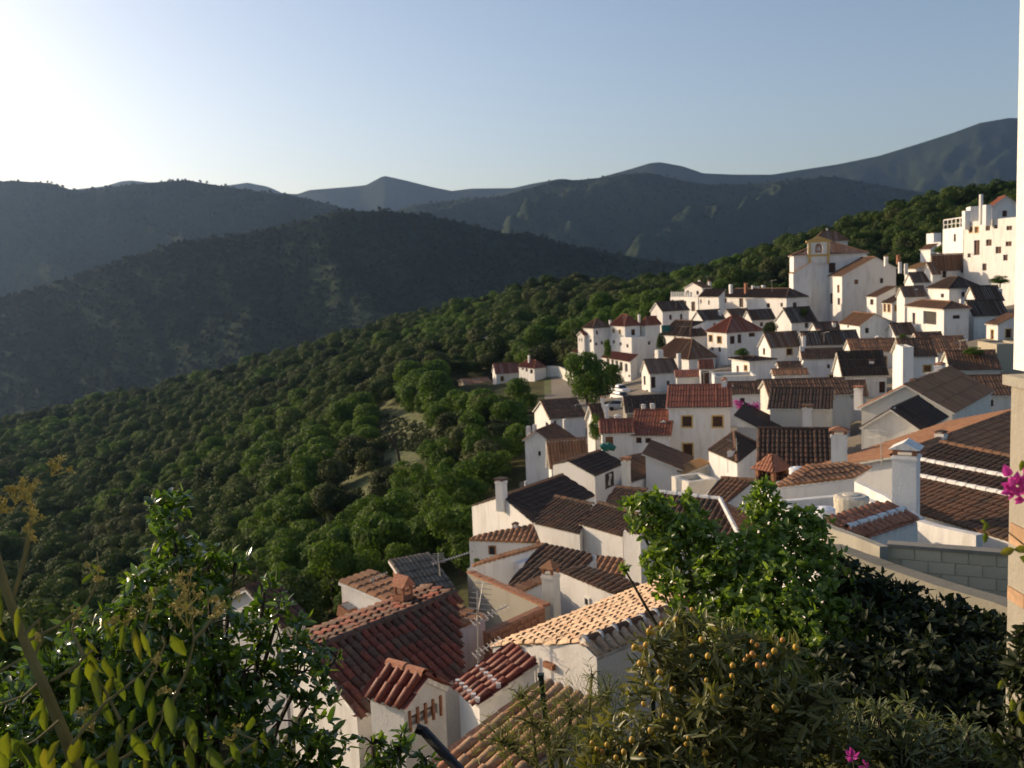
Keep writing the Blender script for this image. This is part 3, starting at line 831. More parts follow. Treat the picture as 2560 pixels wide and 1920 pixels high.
# --- upper right
h = H('side_house', 'narrow white house with a sloping brown roof, right of the blank shaded gable', group=G_UP)
h.block((2191, 742), 178, 5, 2167, 2238, 'sx', 1.6, 'tile_brown', wins=[('L', 2175, 748, 2184, 762)])
h = H('pink_window_house', 'small white house with two tall pinkish windows on its sunlit front', group=G_UP)
h.block((2230, 758), 171, 3, 2206, 2267, 'sx', 1.3, 'tile_dark', wins=[('L', 2209, 760, 2215, 779, 'ys'), ('L', 2219, 761, 2226, 780, 'ys'), ('R', 2237, 763, 2248, 777, 'ys')])
h = H('balcony_gap_house', 'white house whose bright front is split by a narrow dark gap', group=G_UP)
h.block((2150, 814), 150, 2, 2100, 2236, 'gy', 1.6, 'tile_brown', rf=.42, z2=.2, wins=[('L', 2118, 806, 2123, 820, 'o'), ('R', 2163, 820, 2172, 833)])
h = H('loggia_house', 'large white house with a dark recessed loggia between two bright wall pieces', group=G_UP)
h.block((2360, 774), 138, -2, 2268, 2422, 'hip', .9, 'tile_brown', wins=[('L', 2281, 782, 2288, 810), ('L', 2308, 778, 2341, 812, 'o'), ('R', 2382, 788, 2400, 797)], over=.3)
h = H('loggia_back_house', 'white house with a black roof and one small window standing behind the loggia house', group=G_UP)
h.block((2373, 723), 152, 0, 2320, 2452, 'hip', 1.7, 'tile_black', wins=[('L', 2352, 734, 2360, 744), ('R', 2404, 730, 2413, 742)])
h.chimney(2404, 748, 770, 10, -6, 'plain')
h = H('dark_door_house', 'shaded white house with a dark door, below the big bright hilltop house', group=G_UP)
h.block((2333, 669), 176, -3, 2326, 2440, 'gx', 2.2, 'tile_brown', wins=[('R', 2356, 674, 2366, 694, 'd'), ('R', 2402, 670, 2409, 681)])
h = H('lit_gable_house', 'low house with a bright triangular gable end, left of the dark-door house', group=G_UP)
h.block((2331, 684), 171, 8, 2307, 2350, 'gx', 1.8, 'tile_brown')
h.block((2290, 672), 174, 0, 2262, 2325, 'sx', .9, 'tile_tan', wallname='side_wall', roofname='side_roof')
h.chimney(2250, 655, 672, 8, 0, 'plain'); h.chimney(2265, 659, 676, 8, 0, 'plain'); h.chimney(2246, 636, 650, 9, 8, 'pyr', 'brick', cap='tile_terra'); h.chimney(2215, 638, 655, 9, 10, 'pyr', 'white', cap='tile_terra')
h = H('stepped_hut', 'small stepped white huts on the slope left of the big bright house', group=G_UP)
h.block((2334, 584), 208, 2, 2316, 2353, 'flat', parapet=.1, h=2.6)
h.block((2326, 622), 198, 2, 2301, 2342, 'sx', .8, 'tile_brown', wallname='lower_wall', roofname='lower_roof')
h.block((2352, 606), 202, 2, 2332, 2380, 'flat', parapet=.1, wallname='middle_wall')
h = H('hilltop_house', 'big bright white hilltop house with rows of small windows and three tall chimneys', group=G_UP)
h.block((2552, 549), 158, 6, 2410, 4.0, 'flat', wins=[('L', 2422.8, 568.5, 2431.2, 581.5, 'ys'), ('L', 2436.8, 567.5, 2446.2, 581.5, 'ys'), ('L', 2463.8, 564.5, 2475.2, 576.5), ('L', 2484.8, 562.5, 2493.2, 571.5), ('L', 2515.8, 564.5, 2530.2, 575.5), ('L', 2434.8, 600.5, 2449.2, 637.5, 'd'),
    ('L', 2464.8, 598.5, 2479.2, 614.5), ('L', 2513.8, 603.5, 2529.2, 615.5), ('L', 2488.8, 616.5, 2503.2, 633.5), ('L', 2507.8, 636.5, 2519.2, 651.5), ('L', 2455.8, 658.5, 2466.2, 676.5), ('L', 2418.8, 633.5, 2427.2, 643.5)], parapet=.5)
h.chimney(2415, 527, 562, 16, 14, 'plain'); h.chimney(2452, 486, 550, 8, 9, 'plain'); h.chimney(2467, 512, 552, 17, 7, 'plain')
h.block((2408, 571), 176, -5, 2357, 2432, 'flat', parapet=.3, wallname='side_wall', wins=[('L', 2384, 585, 2390, 604)])
rb_ = MB()
for i in range(6):
    q = h.W3(.2, h.d * i / 5.0, .3); rb_.box((q.x - .09, q.y - .09, q.z), (q.x + .09, q.y + .09, q.z + 1.7))
qa, qb = h.W3(.2, 0, 2.0), h.W3(.2, h.d, 2.0); rb_.tube([qa, qb], [.12, .12], 6)
qa, qb = h.W3(.2, 0, 1.1), h.W3(.2, h.d, 1.1); rb_.tube([qa, qb], [.06, .06], 6)
rb_.build('terrace_railing', M['white'], h.root)
h = H('hilltop_back_house', 'grey shaded gable house with a red-brown roof rising behind the big bright house', group=G_UP)
h.block((2479, 517), 172, -15, 6.0, 2550, 'gy', 1.7, 'tile_red')
h.block((2426, 519), 175, -15, 4.0, 2462, 'flat', parapet=.2, wallname='side_wall')
# small houses out on the slope
h = H('stone_shed', 'long brown stone shed with a flat tiled roof among the trees left of the village', 'shed')
h.block((1165, 964), 222, 12, 1145, 1230, 'gx', .9, 'tile_orange', wall='beige', wins=[('R', 1178, 967, 1196, 976, 'o')])
h = H('red_roof_cabin', 'low cabin with a plain red roof beside the small white slope house', 'house')
h.block((1240, 934), 216, 10, 5, 1299, 'gx', 1.9, 'tile_red')
h = H('slope_house', 'small white house with three little windows alone on the slope left of the village', 'house')
h.block((1336, 922), 206, 32, 1297, 1364, 'hip', 1.5, 'tile_red', wins=[('L', 1304, 917, 1309, 925), ('L', 1314, 921, 1319, 929), ('L', 1325, 924, 1332, 934)])
h.chimney(1323, 888, 908, 5, 3, 'plain')
h = H('round_hut', 'tiny white hut with a pale front at the tree line above the big roadside tree', 'hut')
h.block((1443, 882), 200, 25, 1429, 1456, 'sx', .5, 'tile_red', h=3)
def wall_run(name, label, pts, D0, hgt, th, mat, cat='wall', down=2.0, coping=None):
    """free-standing wall along top-edge points (px, py, D)"""
    W = [P(*q) for q in pts]; mb = MB()
    for A, B in zip(W[:-1], W[1:]):
        d = Vector((B.x - A.x, B.y - A.y, 0)); n = Vector((-d.y, d.x, 0)).normalized() * th
        dn = Vector((0, 0, -hgt))
        c = [A, B, B + n, A + n]; b = [q + dn for q in c]
        mb.poly(c); mb.poly(b[::-1])
        for i in range(4): mb.poly([b[i], b[(i + 1) % 4], c[(i + 1) % 4], c[i]])
    o = mb.build(name, M[mat], None, origin=W[0] + Vector((0, 0, -hgt)))
    tag(o, label, cat); return o, W
wall_run('garden_wall', 'low white garden wall curving along the grassy bank by the small slope house', [(1363, 915, 208), (1395, 916, 206), (1413, 924, 200), (1436, 940, 195)], 0, 2.4, .4, 'cream')

# --- middle of the village
h = H('dormer_house', 'white house with a dark roof and a bright dormer with two ochre windows', group=G_MID)
h.block((1726, 843), 170, 26, 1655, 1768, 'hip', 2.6, 'tile_dark', wins=[('L', 1684, 838, 1690, 846), ('L', 1704, 843, 1710, 853)])
h.block((1732, 817), 171, 26, 1699, 1762, 'sx', .7, 'tile_dark', h=2.2, wins=[('L', 1703, 816, 1712, 829, 'ys'), ('L', 1718, 819, 1728, 832, 'ys')], wallname='dormer_wall', roofname='dormer_roof', over=.1)
h = H('red_hip_house', 'white house with a red hipped roof and two big brown windows on its sunlit front', group=G_MID)
h.block((1817, 834), 160, 20, 1768, 1906, 'hip', 2.6, 'tile_red', wins=[('L', 1772, 838, 1781, 854, 'ws'), ('L', 1793, 841, 1804, 858, 'ws'), ('L', 1777, 868, 1783, 876), ('L', 1795, 868, 1802, 880), ('R', 1825, 840, 1837, 860, 'd'), ('R', 1844, 836, 1854, 858, 'd'), ('R', 1872, 832, 1888, 842)])
h = H('brown_hip_house', 'white house under a broad brown hipped roof with an open bright porch', group=G_MID)
h.block((1722, 900), 160, 24, 1637, 1788, 'hip', 3.0, 'tile_brown', wins=[('L', 1657, 892, 1681, 918, 'o'), ('L', 1698, 900, 1704, 925, 'o')])
h.chimney(1697, 884, 920, 10, -3, 'plain'); h.chimney(1648, 875, 910, 18, -1, 'plain')
h = H('arcade_house', 'white house with two floors of tall dark arches beside the village road', group=G_MID)
h.block((1625, 934), 150, 8, 1604, 1696, 'gx', 1.8, 'tile_brown', rf=.6, wins=[('L', 1609, 940, 1614, 962), ('L', 1615, 975, 1621, 1000), ('R', 1628, 942, 1639, 970), ('R', 1629, 980, 1640, 1006), ('R', 1667, 952, 1674, 962), ('R', 1652, 986, 1662, 1000)])
h.chimney(1689, 920, 936, 8, 2, 'plain')
h = H('blue_door_house', 'little white tower with a red tiled top and a tall blue-grey door', group=G_MID)
h.block((1751, 922), 128, -8, 3, 1781, 'gx', .9, 'tile_red', wins=[('R', 1754, 928, 1773, 960, 'd')])
h.block((1692, 944), 131, -8, 4, 1752, 'sy', .5, 'tile_red', wallname='side_wall', roofname='side_roof')
h = H('flat_white_house', 'plain flat-topped white house behind the ridge of the big red-roofed house', group=G_MID)
h.block((1786, 948), 120, -8, 5, 1890, 'flat', parapet=.3)
h.chimney(1812, 942, 985, 12, -16, 'pyr', 'white', cap='tile_terra')
h = H('gable_window_house', 'white house with a bright arched-gable front and one square window on the shaded side', group=G_MID)
h.block((1927, 868), 145, 12, 1897, 2005, 'gx', 1.9, 'tile_brown', wins=[('R', 1967, 872, 1981, 887, 'ws'), ('L', 1907, 870, 1913, 887, 'y')])
h = H('bright_gable_house', 'white house with a broad bright blank gable and a black roof, above the gable-window house', group=G_MID)
h.block((1979, 806), 168, 18, 1937, 2042, 'gx', 2.3, 'tile_black', rf=.45, wins=[('R', 2012, 806, 2021, 820, 'd')])
h.block((1999, 846), 160, 18, 1974, 2010, 'sx', .4, 'tile_dark', h=6, wallname='lower_wall', roofname='lower_roof')
h = H('dark_ridge_house', 'wide house with a black tiled roof between two bright gables', group=G_MID)
h.block((2013, 864), 142, -6, 6, 2150, 'gx', 1.7, 'tile_black', wall='cream', wins=[('R', 2083, 872, 2094, 884)])
h.chimney(2010, 832, 868, 9, -3, 'pyr')
h.chimney(2048, 820, 845, 9, 3, 'pyr', cap='tile_terra')
h = H('grey_front_house', 'tall shaded white house front with one ochre-framed window and a strip of brown roof', group=G_MID)
h.block((2008, 897), 122, -8, 3, 2109, 'gx', 1.0, 'tile_brown', wins=[('R', 2074, 938, 2088, 955, 'ws'), ('R', 2068, 911, 2075, 921)])
h.chimney(2005, 866, 890, 12, 1, 'plain')
h = H('black_roof_house', 'white house with a wide black roof and one white chimney standing on the slope', group=G_MID)
h.block((2108, 938), 112, -6, 5, 2217, 'gx', 2.4, 'tile_black', wins=[('R', 2198, 954, 2213, 982, 'd'), ('R', 2122, 955, 2140, 985, 'd')])
h.chimney(2178, 898, 930, 13, .6, 'slab', cap='tile_brown')
h = H('curved_terrace_house', 'white house with a rounded flat roof edge and two brown windows on its bright front', group=G_MID)
h.block((1874, 904), 136, 15, 1829, 1935, 'hip', .35, 'tile_dark', wins=[('L', 1841, 914, 1847, 936, 'y'), ('L', 1860, 914, 1868, 927, 'ys'), ('R', 1884, 948, 1912, 972, 'o')], over=.35)
h = H('ochre_front_house', 'house front with ochre bands, two dark windows and a tiled strip above', group=G_MID)
h.block((1936, 938), 117, -8, 2.5, 2018, 'gx', .5, 'tile_orange', wins=[('R', 1939, 948, 1954, 964, 'ws'), ('R', 2000, 950, 2014, 966, 'ws'), ('R', 1942, 970, 1956, 985), ('R', 1998, 972, 2010, 986)])
h.block((1950, 920), 121, -8, 3, 2002, 'gx', .5, 'tile_dark', h=4, wallname='upper_wall', roofname='upper_roof')
h = H('big_red_roof_house', 'large white house with a broad red tiled roof and ochre-framed brown windows', group=G_MID)
h.block((1671, 1019), 85, -12, 6, 1825, 'gx', 1.35, 'tile_red', rf=.72, z2=.6, spacing=.25, wins=[('R', 1706, 1041, 1729, 1067, 'ws'), ('R', 1782, 1041, 1806, 1067, 'ws'), ('R', 1708, 1110, 1731, 1152, 'ds')])
h.chimney(1811, 945, 985, 15, 2.5, 'pyr', 'white', cap='tile_terra')
h = H('small_red_roof_house', 'small red-roofed white house with two little dark windows, left of the large red-roofed house', group=G_MID)
h.block((1581, 1088), 84, -14, 5, 1673, 'gx', 1.55, 'tile_red', rf=.75, z2=.7, spacing=.25, wins=[('R', 1590, 1094, 1604, 1108), ('R', 1613, 1095, 1627, 1108)])
h.chimney(1659, 1052, 1082, 14, 1.0, 'gable', cap='mortar')
h = H('arched_door_house', 'low white house with a red roof edge and a brown arched door', group=G_MID)
h.block((1505, 1083), 84, -4, 3.5, 1581, 'gx', .8, 'tile_red', wins=[('R', 1514, 1092, 1533, 1118, 'y')])
h.chimney(1518, 1012, 1070, 11, 2, 'plain'); h.chimney(1544, 1036, 1066, 15, 3, 'pyr', cap='mortar')
h.chimney(1506, 990, 1012, 10, 14, 'pyr', cap='tile_terra')
h = H('dark_barn', 'dark-roofed barn with two small white chimneys behind the small red-roofed house', 'barn')
h.block((1567, 1031), 104, -2, 5, 1672, 'gx', 1.3, 'tile_black', wall='cement')
h.chimney(1609, 1010, 1032, 11, -3, 'pyr', cap='mortar'); h.chimney(1632, 1008, 1032, 12, -3, 'pyr', cap='mortar')
h = H('sunlit_corner_house', 'narrow white house corner lit bright beside the climbing green plant', group=G_MID)
h.block((1487, 1049), 92, 18, 1468, 1508, 'gx', 1.2, 'tile_dark')
h = H('edge_house', 'shaded white house with a brown roof at the village edge above the slope', group=G_MID)
h.block((1312, 1099), 102, -25, 5, 1397, 'gy', .9, 'tile_brown', rf=.35, z2=-.7, wins=[('R', 1310, 1118, 1318, 1135, 'd'), ('R', 1345, 1128, 1352, 1140)])
h.chimney(1322, 1066, 1096, 11, 3, 'plain', down=1.5); h.chimney(1337, 1062, 1092, 10, 4, 'plain', down=1.5)
h = H('edge_back_house', 'white house with a wide brown roof carrying a white solar water tank', group=G_MID)
h.block((1376, 1047), 116, 14, 1336, 1462, 'gx', 1.7, 'tile_brown', wins=[('L', 1364, 1056, 1371, 1070, 'd'), ('R', 1385, 1052, 1391, 1062)])
h.chimney(1412, 1048, 1064, 9, -6, 'plain')
h.chimney(1472, 1010, 1032, 14, 4, 'pyr', 'white', cap='tile_terra')
tk = MB(); q0 = P(1384, 1030, 119); q1 = P(1408, 1030, 119); tk.tube([q0, q1], [.55, .55], 10); tk.tube([P(1390, 1036, 119), P(1390, 1050, 119)], [.06, .06], 5); tk.tube([P(1403, 1036, 119), P(1403, 1050, 119)], [.06, .06], 5)
tag(tk.build('water_heater', M['whitepl'], None, True, origin=q0), 'white solar water tank lying on the brown roof at the village edge', 'water tank')
h = H('edge_low_house', 'low house with a mottled brown roof and a bright sliver of gable', group=G_MID)
h.block((1378, 1158), 82, 12, 1371, 1466, 'gx', 1.7, 'tile_orange', rf=.75, z2=.5)
h = H('terrace_back_house', 'white house with a reddish roof and an oval window, beside the tall bright pillar', group=G_MID)
h.block((2258, 891), 98, -10, 5, 2339, 'gx', 1.5, 'tile_brown', wins=[('R', 2310, 914, 2327, 929, 'ys')])
h.block((2257, 869), 96, -10, 2239, 1.0, 'flat', parapet=.05, wallname='pillar_wall')
h = H('oval_window_house', 'large cream house with a small oval window in its wide gable', group=G_MID)
h.block((2154, 1019), 72, -37, 13, 2381, 'gy', 1.75, 'tile_orange', wall='cream', wins=[('R', 2321, 1016, 2336, 1031, 'y')], ridge_mat='tile_orange')
h.chimney(2285, 945, 982, 20, 0, 'pyr', 'cream', cap='tile_brown'); h.chimney(2347, 905, 945, 22, 12, 'pyr', 'white', cap='tile_terra')
h.chimney(2146, 965, 1000, 20, 4, 'slab', 'white', cap='tile_terra')
h = H('far_right_house', 'white house with a warm lit ochre window at the right edge of the village', group=G_UP)
h.block((2495, 812), 132, 0, 2466, 2545, 'sx', 1.2, 'tile_brown', wins=[('L', 2477, 825, 2484, 848, 'ys')])
h.chimney(2510, 795, 808, 22, 2, 'plain')
h = H('right_slope_house', 'brown-roofed house partly hidden by bright green plants at the right', group=G_MID)
h.block((2380, 925), 100, -14, 6, 2500, 'gx', 1.6, 'tile_brown', wall='cream')
h.chimney(2353, 905, 935, 20, -2, 'pyr', 'white', cap='tile_terra')
h.block((2492, 865), 104, -4, 5, 2560, 'flat', wall='beige', parapet=.2, wallname='side_wall')
h = H('right_filler_house', 'dark-roofed house in the shade right of the loggia house', group=G_UP)
h.block((2435, 790), 140, -6, 6, 2520, 'gx', 2.0, 'tile_black')
h = H('slope_row_house', 'white house with a dark roof squeezed between the pink-window house and the loggia house', group=G_UP)
h.block((2240, 838), 146, -4, 5, 2290, 'gx', 1.5, 'tile_dark')
h = H('middle_row_house', 'low white house with a brown roof under the bright balcony-gap house', group=G_MID)
h.block((2130, 880), 130, -8, 5, 2245, 'gx', 1.4, 'tile_orange')
h.chimney(2196, 840, 862, 16, 2, 'gable', 'white', cap='mortar')

# --- houses filling the rows between
h = H('row_house', 'dark-roofed white house wedged right of the blank shaded gable, upper one', group=G_UP)
h.block((2284, 706), 172, -2, 4, 2330, 'gx', 1.6, 'tile_dark'); h.chimney(2300, 680, 700, 8, 2, 'pyr', cap='tile_terra')
h = H('row_house', 'brown-roofed white house under the dark-door house and left of the loggia house', group=G_UP)
h.block((2262, 742), 160, -4, 4, 2316, 'gx', 1.5, 'tile_brown'); h.chimney(2290, 722, 740, 8, 1, 'plain')
h = H('row_house', 'black-roofed white house at the right edge just below the black-roofed loggia back house', group=G_UP)
h.block((2442, 752), 147, -5, 5, 2508, 'gx', 2.0, 'tile_black', wins=[('R', 2462, 760, 2470, 770)]); h.chimney(2500, 722, 742, 9, 1, 'plain')
h = H('row_house', 'low white house with a brown roof at the right edge under the far ochre-window house', group=G_MID)
h.block((2400, 988), 86, -12, 6, 2580, 'gx', 1.3, 'tile_brown', wall='cream', wins=[('R', 2470, 1000, 2484, 1016)])
h = H('row_house', 'small white house between the tall shaded ochre-window front and the broad brown gable roof', group=G_MID)
h.block((2076, 990), 98, -12, 4, 2166, 'gx', 1.2, 'tile_brown', wins=[('R', 2104, 1000, 2116, 1016)])
h = H('row_house', 'small house with a black triangular roof in front of the wide cream gable', group=G_MID)
h.block((2160, 1066), 62, -37, 6, 2300, 'gy', 1.15, 'tile_black', wall='cream')
h.chimney(2230, 1018, 1060, 16, -1, 'plain')
h = H('row_house', 'white house with a dark roof in the row behind the red-hipped house', group=G_UP)
h.block((1880, 800), 178, 10, 4, 1938, 'gx', 1.6, 'tile_dark', wins=[('R', 1900, 806, 1908, 816)])
h = H('row_house', 'brown-roofed house tucked under the long white house', group=G_UP)
h.block((1838, 800), 184, 20, 1800, 1886, 'gx', 1.8, 'tile_brown')
h = H('row_house', 'grey-roofed house tucked between the terrace wall and the dormer house', group=G_UP)
h.block((1758, 800), 182, 22, 1730, 1812, 'gx', 1.6, 'tile_dark'); h.chimney(1800, 776, 796, 8, 2, 'plain')
h = H('row_house', 'low dark-roofed house behind the arched-gable house with the square window', group=G_MID)
h.block((2046, 832), 158, 0, 5, 2104, 'gx', 1.4, 'tile_dark', wins=[('R', 2066, 838, 2076, 850)]); h.chimney(2085, 802, 826, 9, 1, 'pyr')
h = H('row_house', 'white house with a brown roof just right of the tall bright pillar', group=G_MID)
h.block((2345, 880), 112, -8, 5, 2420, 'gx', 1.5, 'tile_orange', wins=[('R', 2366, 888, 2380, 902)])
h = H('row_house', 'small white house with a black roof under the loggia house', group=G_MID)
h.block((2300, 862), 122, -6, 4, 2362, 'gx', 1.3, 'tile_brown', wins=[('R', 2320, 868, 2332, 880)])
h = H('row_house', 'white house with a brown roof below the terrace of the rounded white house', group=G_MID)
h.block((1815, 985), 108, -8, 4, 1905, 'gx', 1.0, 'tile_brown', wins=[('R', 1850, 995, 1862, 1008)])
h.chimney(1830, 958, 984, 11, 1, 'pyr', cap='tile_terra')
# --- near edge of the village
h = H('shed_wall_house', 'white house with a sloping roof edge, directly below the large red-roofed house', group=G_LOW)
h.block((1614, 1138), 63, -15, 4.5, 1711, 'sx', -1.0, 'tile_brown', wins=[])
h.block((1713, 1184), 62, 18, 1.2, 1768, 'sx', .45, 'tile_tan', wall='cream', wallname='side_wall', roofname='side_roof')
N0 = P(1843, 1160, 58); L0 = zpt(1772, 1129, N0.z); R0 = zpt(1899, 1115, N0.z); F0 = L0 + R0 - N0; A0 = (L0 + R0) / 2 + Vector((0, 0, 1.0))
h = px_house('black_hip_house', 'white house with a small black pyramid roof and a stub chimney', [[N0, R0, A0], [L0, N0, A0], [F0, L0, A0], [R0, F0, A0]], [[L0, N0, R0, F0, L0]], 58, 'tile_black', group=G_LOW, ridges=[(N0, A0), (L0, A0), (R0, A0)], ridge_mat='tile_brown')
h.chimney(1828, 1120, 1150, 18, 1.2, 'pyr', 'white', cap='tile_brown')
h = H('long_wall_house', 'white house with a black roof and sloping wall top, right of the large red-roofed house', group=G_LOW)
h.block((1842, 1043), 76, -20, 7, 1966, 'sx', -2.0, 'tile_black', wall='white')
h.block((1925, 1020), 80, -20, 6, 2075, 'gx', 1.2, 'tile_black', wall='cream', wallname='rear_wall', roofname='rear_roof')
h.chimney(2018, 1012, 1062, 24, -4, 'slab', 'white', cap='tile_brown')
h = H('blank_wall_house', 'cream house with a wide blank wall, left of the oval-window house', group=G_LOW)
h.block((1925, 990), 92, -6, 6, 2125, 'gx', 1.1, 'tile_brown', wall='cream')
h = H('dark_court_house', 'house with a broad dark brown roof behind the orange pavilion', group=G_LOW)
h.block((1900, 1200), 50, -16, 7, 2075, 'gx', 2.0, 'tile_dark')
h.chimney(2052, 1150, 1172, 14, 2, 'pyr', 'white')
# pavilion
base = P(1930, 1178, 50)
pv = empty('roof_pavilion', base - Vector((0, 0, 1.4)), 'small open rooftop pavilion with an orange pyramid tile roof', 'pavilion')
T = Matrix.Translation(base) @ Matrix.Rotation(R(35), 4, 'Z')
for sx in (-1, 1):
    for sy in (-1, 1):
        b = MB(); b.box((sx * .5 - .09, sy * .5 - .09, -1.4), (sx * .5 + .09, sy * .5 + .09, .12), 0, T); b.build('post', M['brick'], pv)
b = MB(); e = .72; ap = T @ Vector((0, 0, .98)); up_ = Vector((0, 0, 1))
pts = [T @ Vector(q) for q in ((-e, -e, .12), (e, -e, .12), (e, e, .12), (-e, e, .12))]
sb = MB()
for i in range(4):
    tile_slope(b, [pts[i], pts[(i + 1) % 4], ap], .2, .3, 0)
    sb.poly([pts[i], pts[(i + 1) % 4], ap - up_ * .03])
sb.poly(pts[::-1])
ro = b.build('roof', M['tile_terra'], pv); sb.build('roof_deck', M['brick'], ro)

e2 = lambda x, y: (1100 + x / 2.949, 950 + y / 2.949)
e4 = lambda x, y: (1750 + x / 2.731, 900 + y / 2.731)
h, q_ = px_gable('gable_front_house', 'white house with a wide sunlit gable, black roof and a brick-capped chimney', e2(682, 1062), 50, e2(1142, 862), e2(455, 870), e2(905, 710), e2(235, 940), 'tile_black', 17, group=G_LOW, ridge_mat='tile_orange')
h.chimney(1254, 1196, 1243, 25, 2.0, 'slab', 'white', cap='tile_dark')
h.chimney(1315, 1203, 1222, 7, 6, 'pipe', 'white')
h, q_ = px_gable('washing_house', 'white house with a black roof and pale cloth hung in its dark doorway', e2(1142, 718), 60, e2(1366, 622), e2(945, 608), e2(1182, 530), e2(832, 634), 'tile_black', 16, group=G_LOW, ridge_mat='tile_orange')
wall_patch(h, q_[0], q_[1], 1513, 1181, 1533, 1219, 'shadow_room')  # dark leaf painted as the shade in the open doorway
h.chimney(1566, 1142, 1212, 20, -1.5, 'slab', 'cream', cap='tile_orange')
cl = MB(); q = vpt(1521, 1184, q_[0], q_[1]) * .9985
for i in range(6):
    a_, b_ = i / 6, (i + 1) / 6
    w_ = lambda t, k: q + Vector((.05 * math.sin(t * 5 + k) + k * .16, -.04 - .03 * math.sin(9 * t), -t * .75))
    for k in range(3): cl.poly([w_(a_, k * .33), w_(a_, k * .33 + .3), w_(b_, k * .33 + .3), w_(b_, k * .33)])
tag(cl.build('hanging_cloth', M['cream'], None, True, origin=q), 'pale cloth hanging in the dark doorway under the black roof', 'cloth', kind='thing')
h, q_ = px_shed('dark_side_roof', 'strip of dark tiled roof between the washing doorway house and the long sloping wall', e2(1370, 775), 62, e2(1520, 730), [e2(1520, 540), e2(1372, 570)], 'tile_dark', 17, group=G_LOW, cat='house')
h, q_ = px_shed('stepped_roof_house', 'white house with dark brown ribbed roofs stepping down right of the wide sunlit gable', e2(688, 1066), 45, e2(1030, 1146), [e2(1130, 935), e2(850, 872)], 'tile_dark', 17, group=G_LOW, ridges=True)
h, q_ = px_shed('', '', e2(1025, 1073), 43.5, e2(1345, 1166), [e2(1478, 1012), e2(1172, 920)], 'tile_dark', 17, house=h, wallname='second_wall', roofname='second_roof', ridges=True)
h, q_ = px_shed('', '', e2(1350, 1122), 42, e2(1760, 1222), [e2(1800, 1080), e2(1478, 1010)], 'tile_dark', 17, house=h, wallname='third_wall', roofname='third_roof')
h, q_ = px_shed('rear_rib_house', 'white house with a low dark ribbed roof behind the stepped roofs', e2(1215, 915), 51, e2(1460, 965), [e2(1530, 825), e2(1300, 803)], 'tile_dark', 16, group=G_LOW, ridges=True)
h, q_ = px_shed('stone_pillar_house', 'low house with a tan roof strip, a rough stone corner and a small tiled chimney', e2(215, 1194), 43, e2(742, 1214), [e2(690, 1075), e2(258, 1160)], 'tile_orange', 17, group=G_LOW)
wall_patch(h, q_[0], q_[1], 1222, 1364, 1240, 1386, 'glass', 'window', 'woodlight')
h.chimney(1290, 1304, 1352, 16, .5, 'pyr', 'white', cap='tile_brown')
h, q_ = px_shed('air_conditioner_house', 'white house with a thin orange-brown roof strip above an air conditioner', e2(203, 1400), 36, e2(762, 1238), [e2(765, 1215), e2(500, 1284), e2(262, 1362)], 'tile_orange', 14, group=G_LOW)
Aw, Bw = q_[0], q_[1]; dw = (Bw - Aw).normalized(); q = vpt(1304, 1415, Aw, Bw); nw = Vector((dw.y, -dw.x, 0)); T = Matrix.Translation(q) @ Matrix.Rotation(math.atan2(dw.y, dw.x), 4, 'Z')
ac = MB(); ac.box((-.40, -.32, -.25), (.40, 0, .25), 0, T); aco = ac.build('air_conditioner', M['whitepl'], None, origin=q)
tag(aco, 'white air conditioner unit fixed on the white wall under the orange-brown roof strip', 'air conditioner')
fg = MB(); fg.tube([T @ Vector((.12, -.325, 0)), T @ Vector((.12, -.35, 0))], [.2, .18], 14); fg.build('fan_grille', M['metal'], aco)
h, q_ = px_shed('dark_rib_house', 'house with a steep dark ribbed roof right of the air conditioner', e2(488, 1532), 33.5, e2(905, 1640), [e2(1152, 1305), e2(772, 1220)], 'tile_dark', 18, group=G_LOW)
h, q_ = px_shed('lean_strip', 'short lit strip of brown tiled lean-to left of the tall cream chimney column', e2(590, 1590), 29.5, e2(778, 1500), [e2(772, 1455), e2(515, 1550)], 'tile_orange', 14, group=G_LOW, cat='lean-to')
h, q_ = px_shed('brown_lit_house', 'house with a plain lit brown roof between the dark ribbed roof and the leafy bush', e2(1150, 1440), 36, e2(1368, 1462), [e2(1362, 1330), e2(1135, 1308)], 'tile_orange', 15, group=G_LOW)
h, q_ = px_shed('white_block_house', 'plain white house wall half hidden by the leafy bush', e2(1352, 1125), 39, e2(1640, 1190), [e2(1660, 1170), e2(1365, 1112)], 'tile_dark', 14, group=G_LOW)
h, q_ = px_shed('column_house', 'white house with a dark roof and a tall cream chimney column with a tiled cap', e2(870, 1422), 30, e2(1292, 1602), [e2(1484, 1528), e2(1060, 1384)], 'tile_dark', 16, group=G_LOW)
wall_patch(h, q_[0], q_[1], 1462, 1492, 1476, 1512, 'shadow_room', 'window', 'white')  # pane coloured as the shade indoors
h.chimney(1381, 1398, 1568, 38, -1.8, 'pyr', 'cream', cap='tile_orange', a=-36, down=2)
h, q_ = px_shed('hip_ridge_house', 'house with a dark ribbed roof and a pale mortared hip behind the leafy bush', (1600, 1322), 38, (1847, 1346), [(1800, 1254), (1640, 1236)], 'tile_dark', 17, group=G_LOW, ridges=True, ridge_mat='mortar')
A_, B_, T_ = q_; c_ = MB(); c_.tube([B_ + Vector((0, 0, .12)), T_[0] + Vector((0, 0, .12))], [.1, .1], 6); c_.build('hip_cap', M['mortar'], h.root)
far = T_[0] + (T_[0] - T_[1]).normalized() * 1.5 + Vector((0, 0, -.6)); sb_ = px_house('', '', [[B_, B_ + Vector((1.6, 1.2, 0)), T_[0]]], [], 38, 'tile_orange', house=h, roofname='hip_slope')
h, q_ = px_shed('mossy_hip_house', 'house with a mossy brown roof between the leafy bush and the black pyramid roof', (1751, 1252), 46, (1822, 1262), [(1886, 1206), (1803, 1200)], 'tile_brown', 17, group=G_LOW, ridges=True)
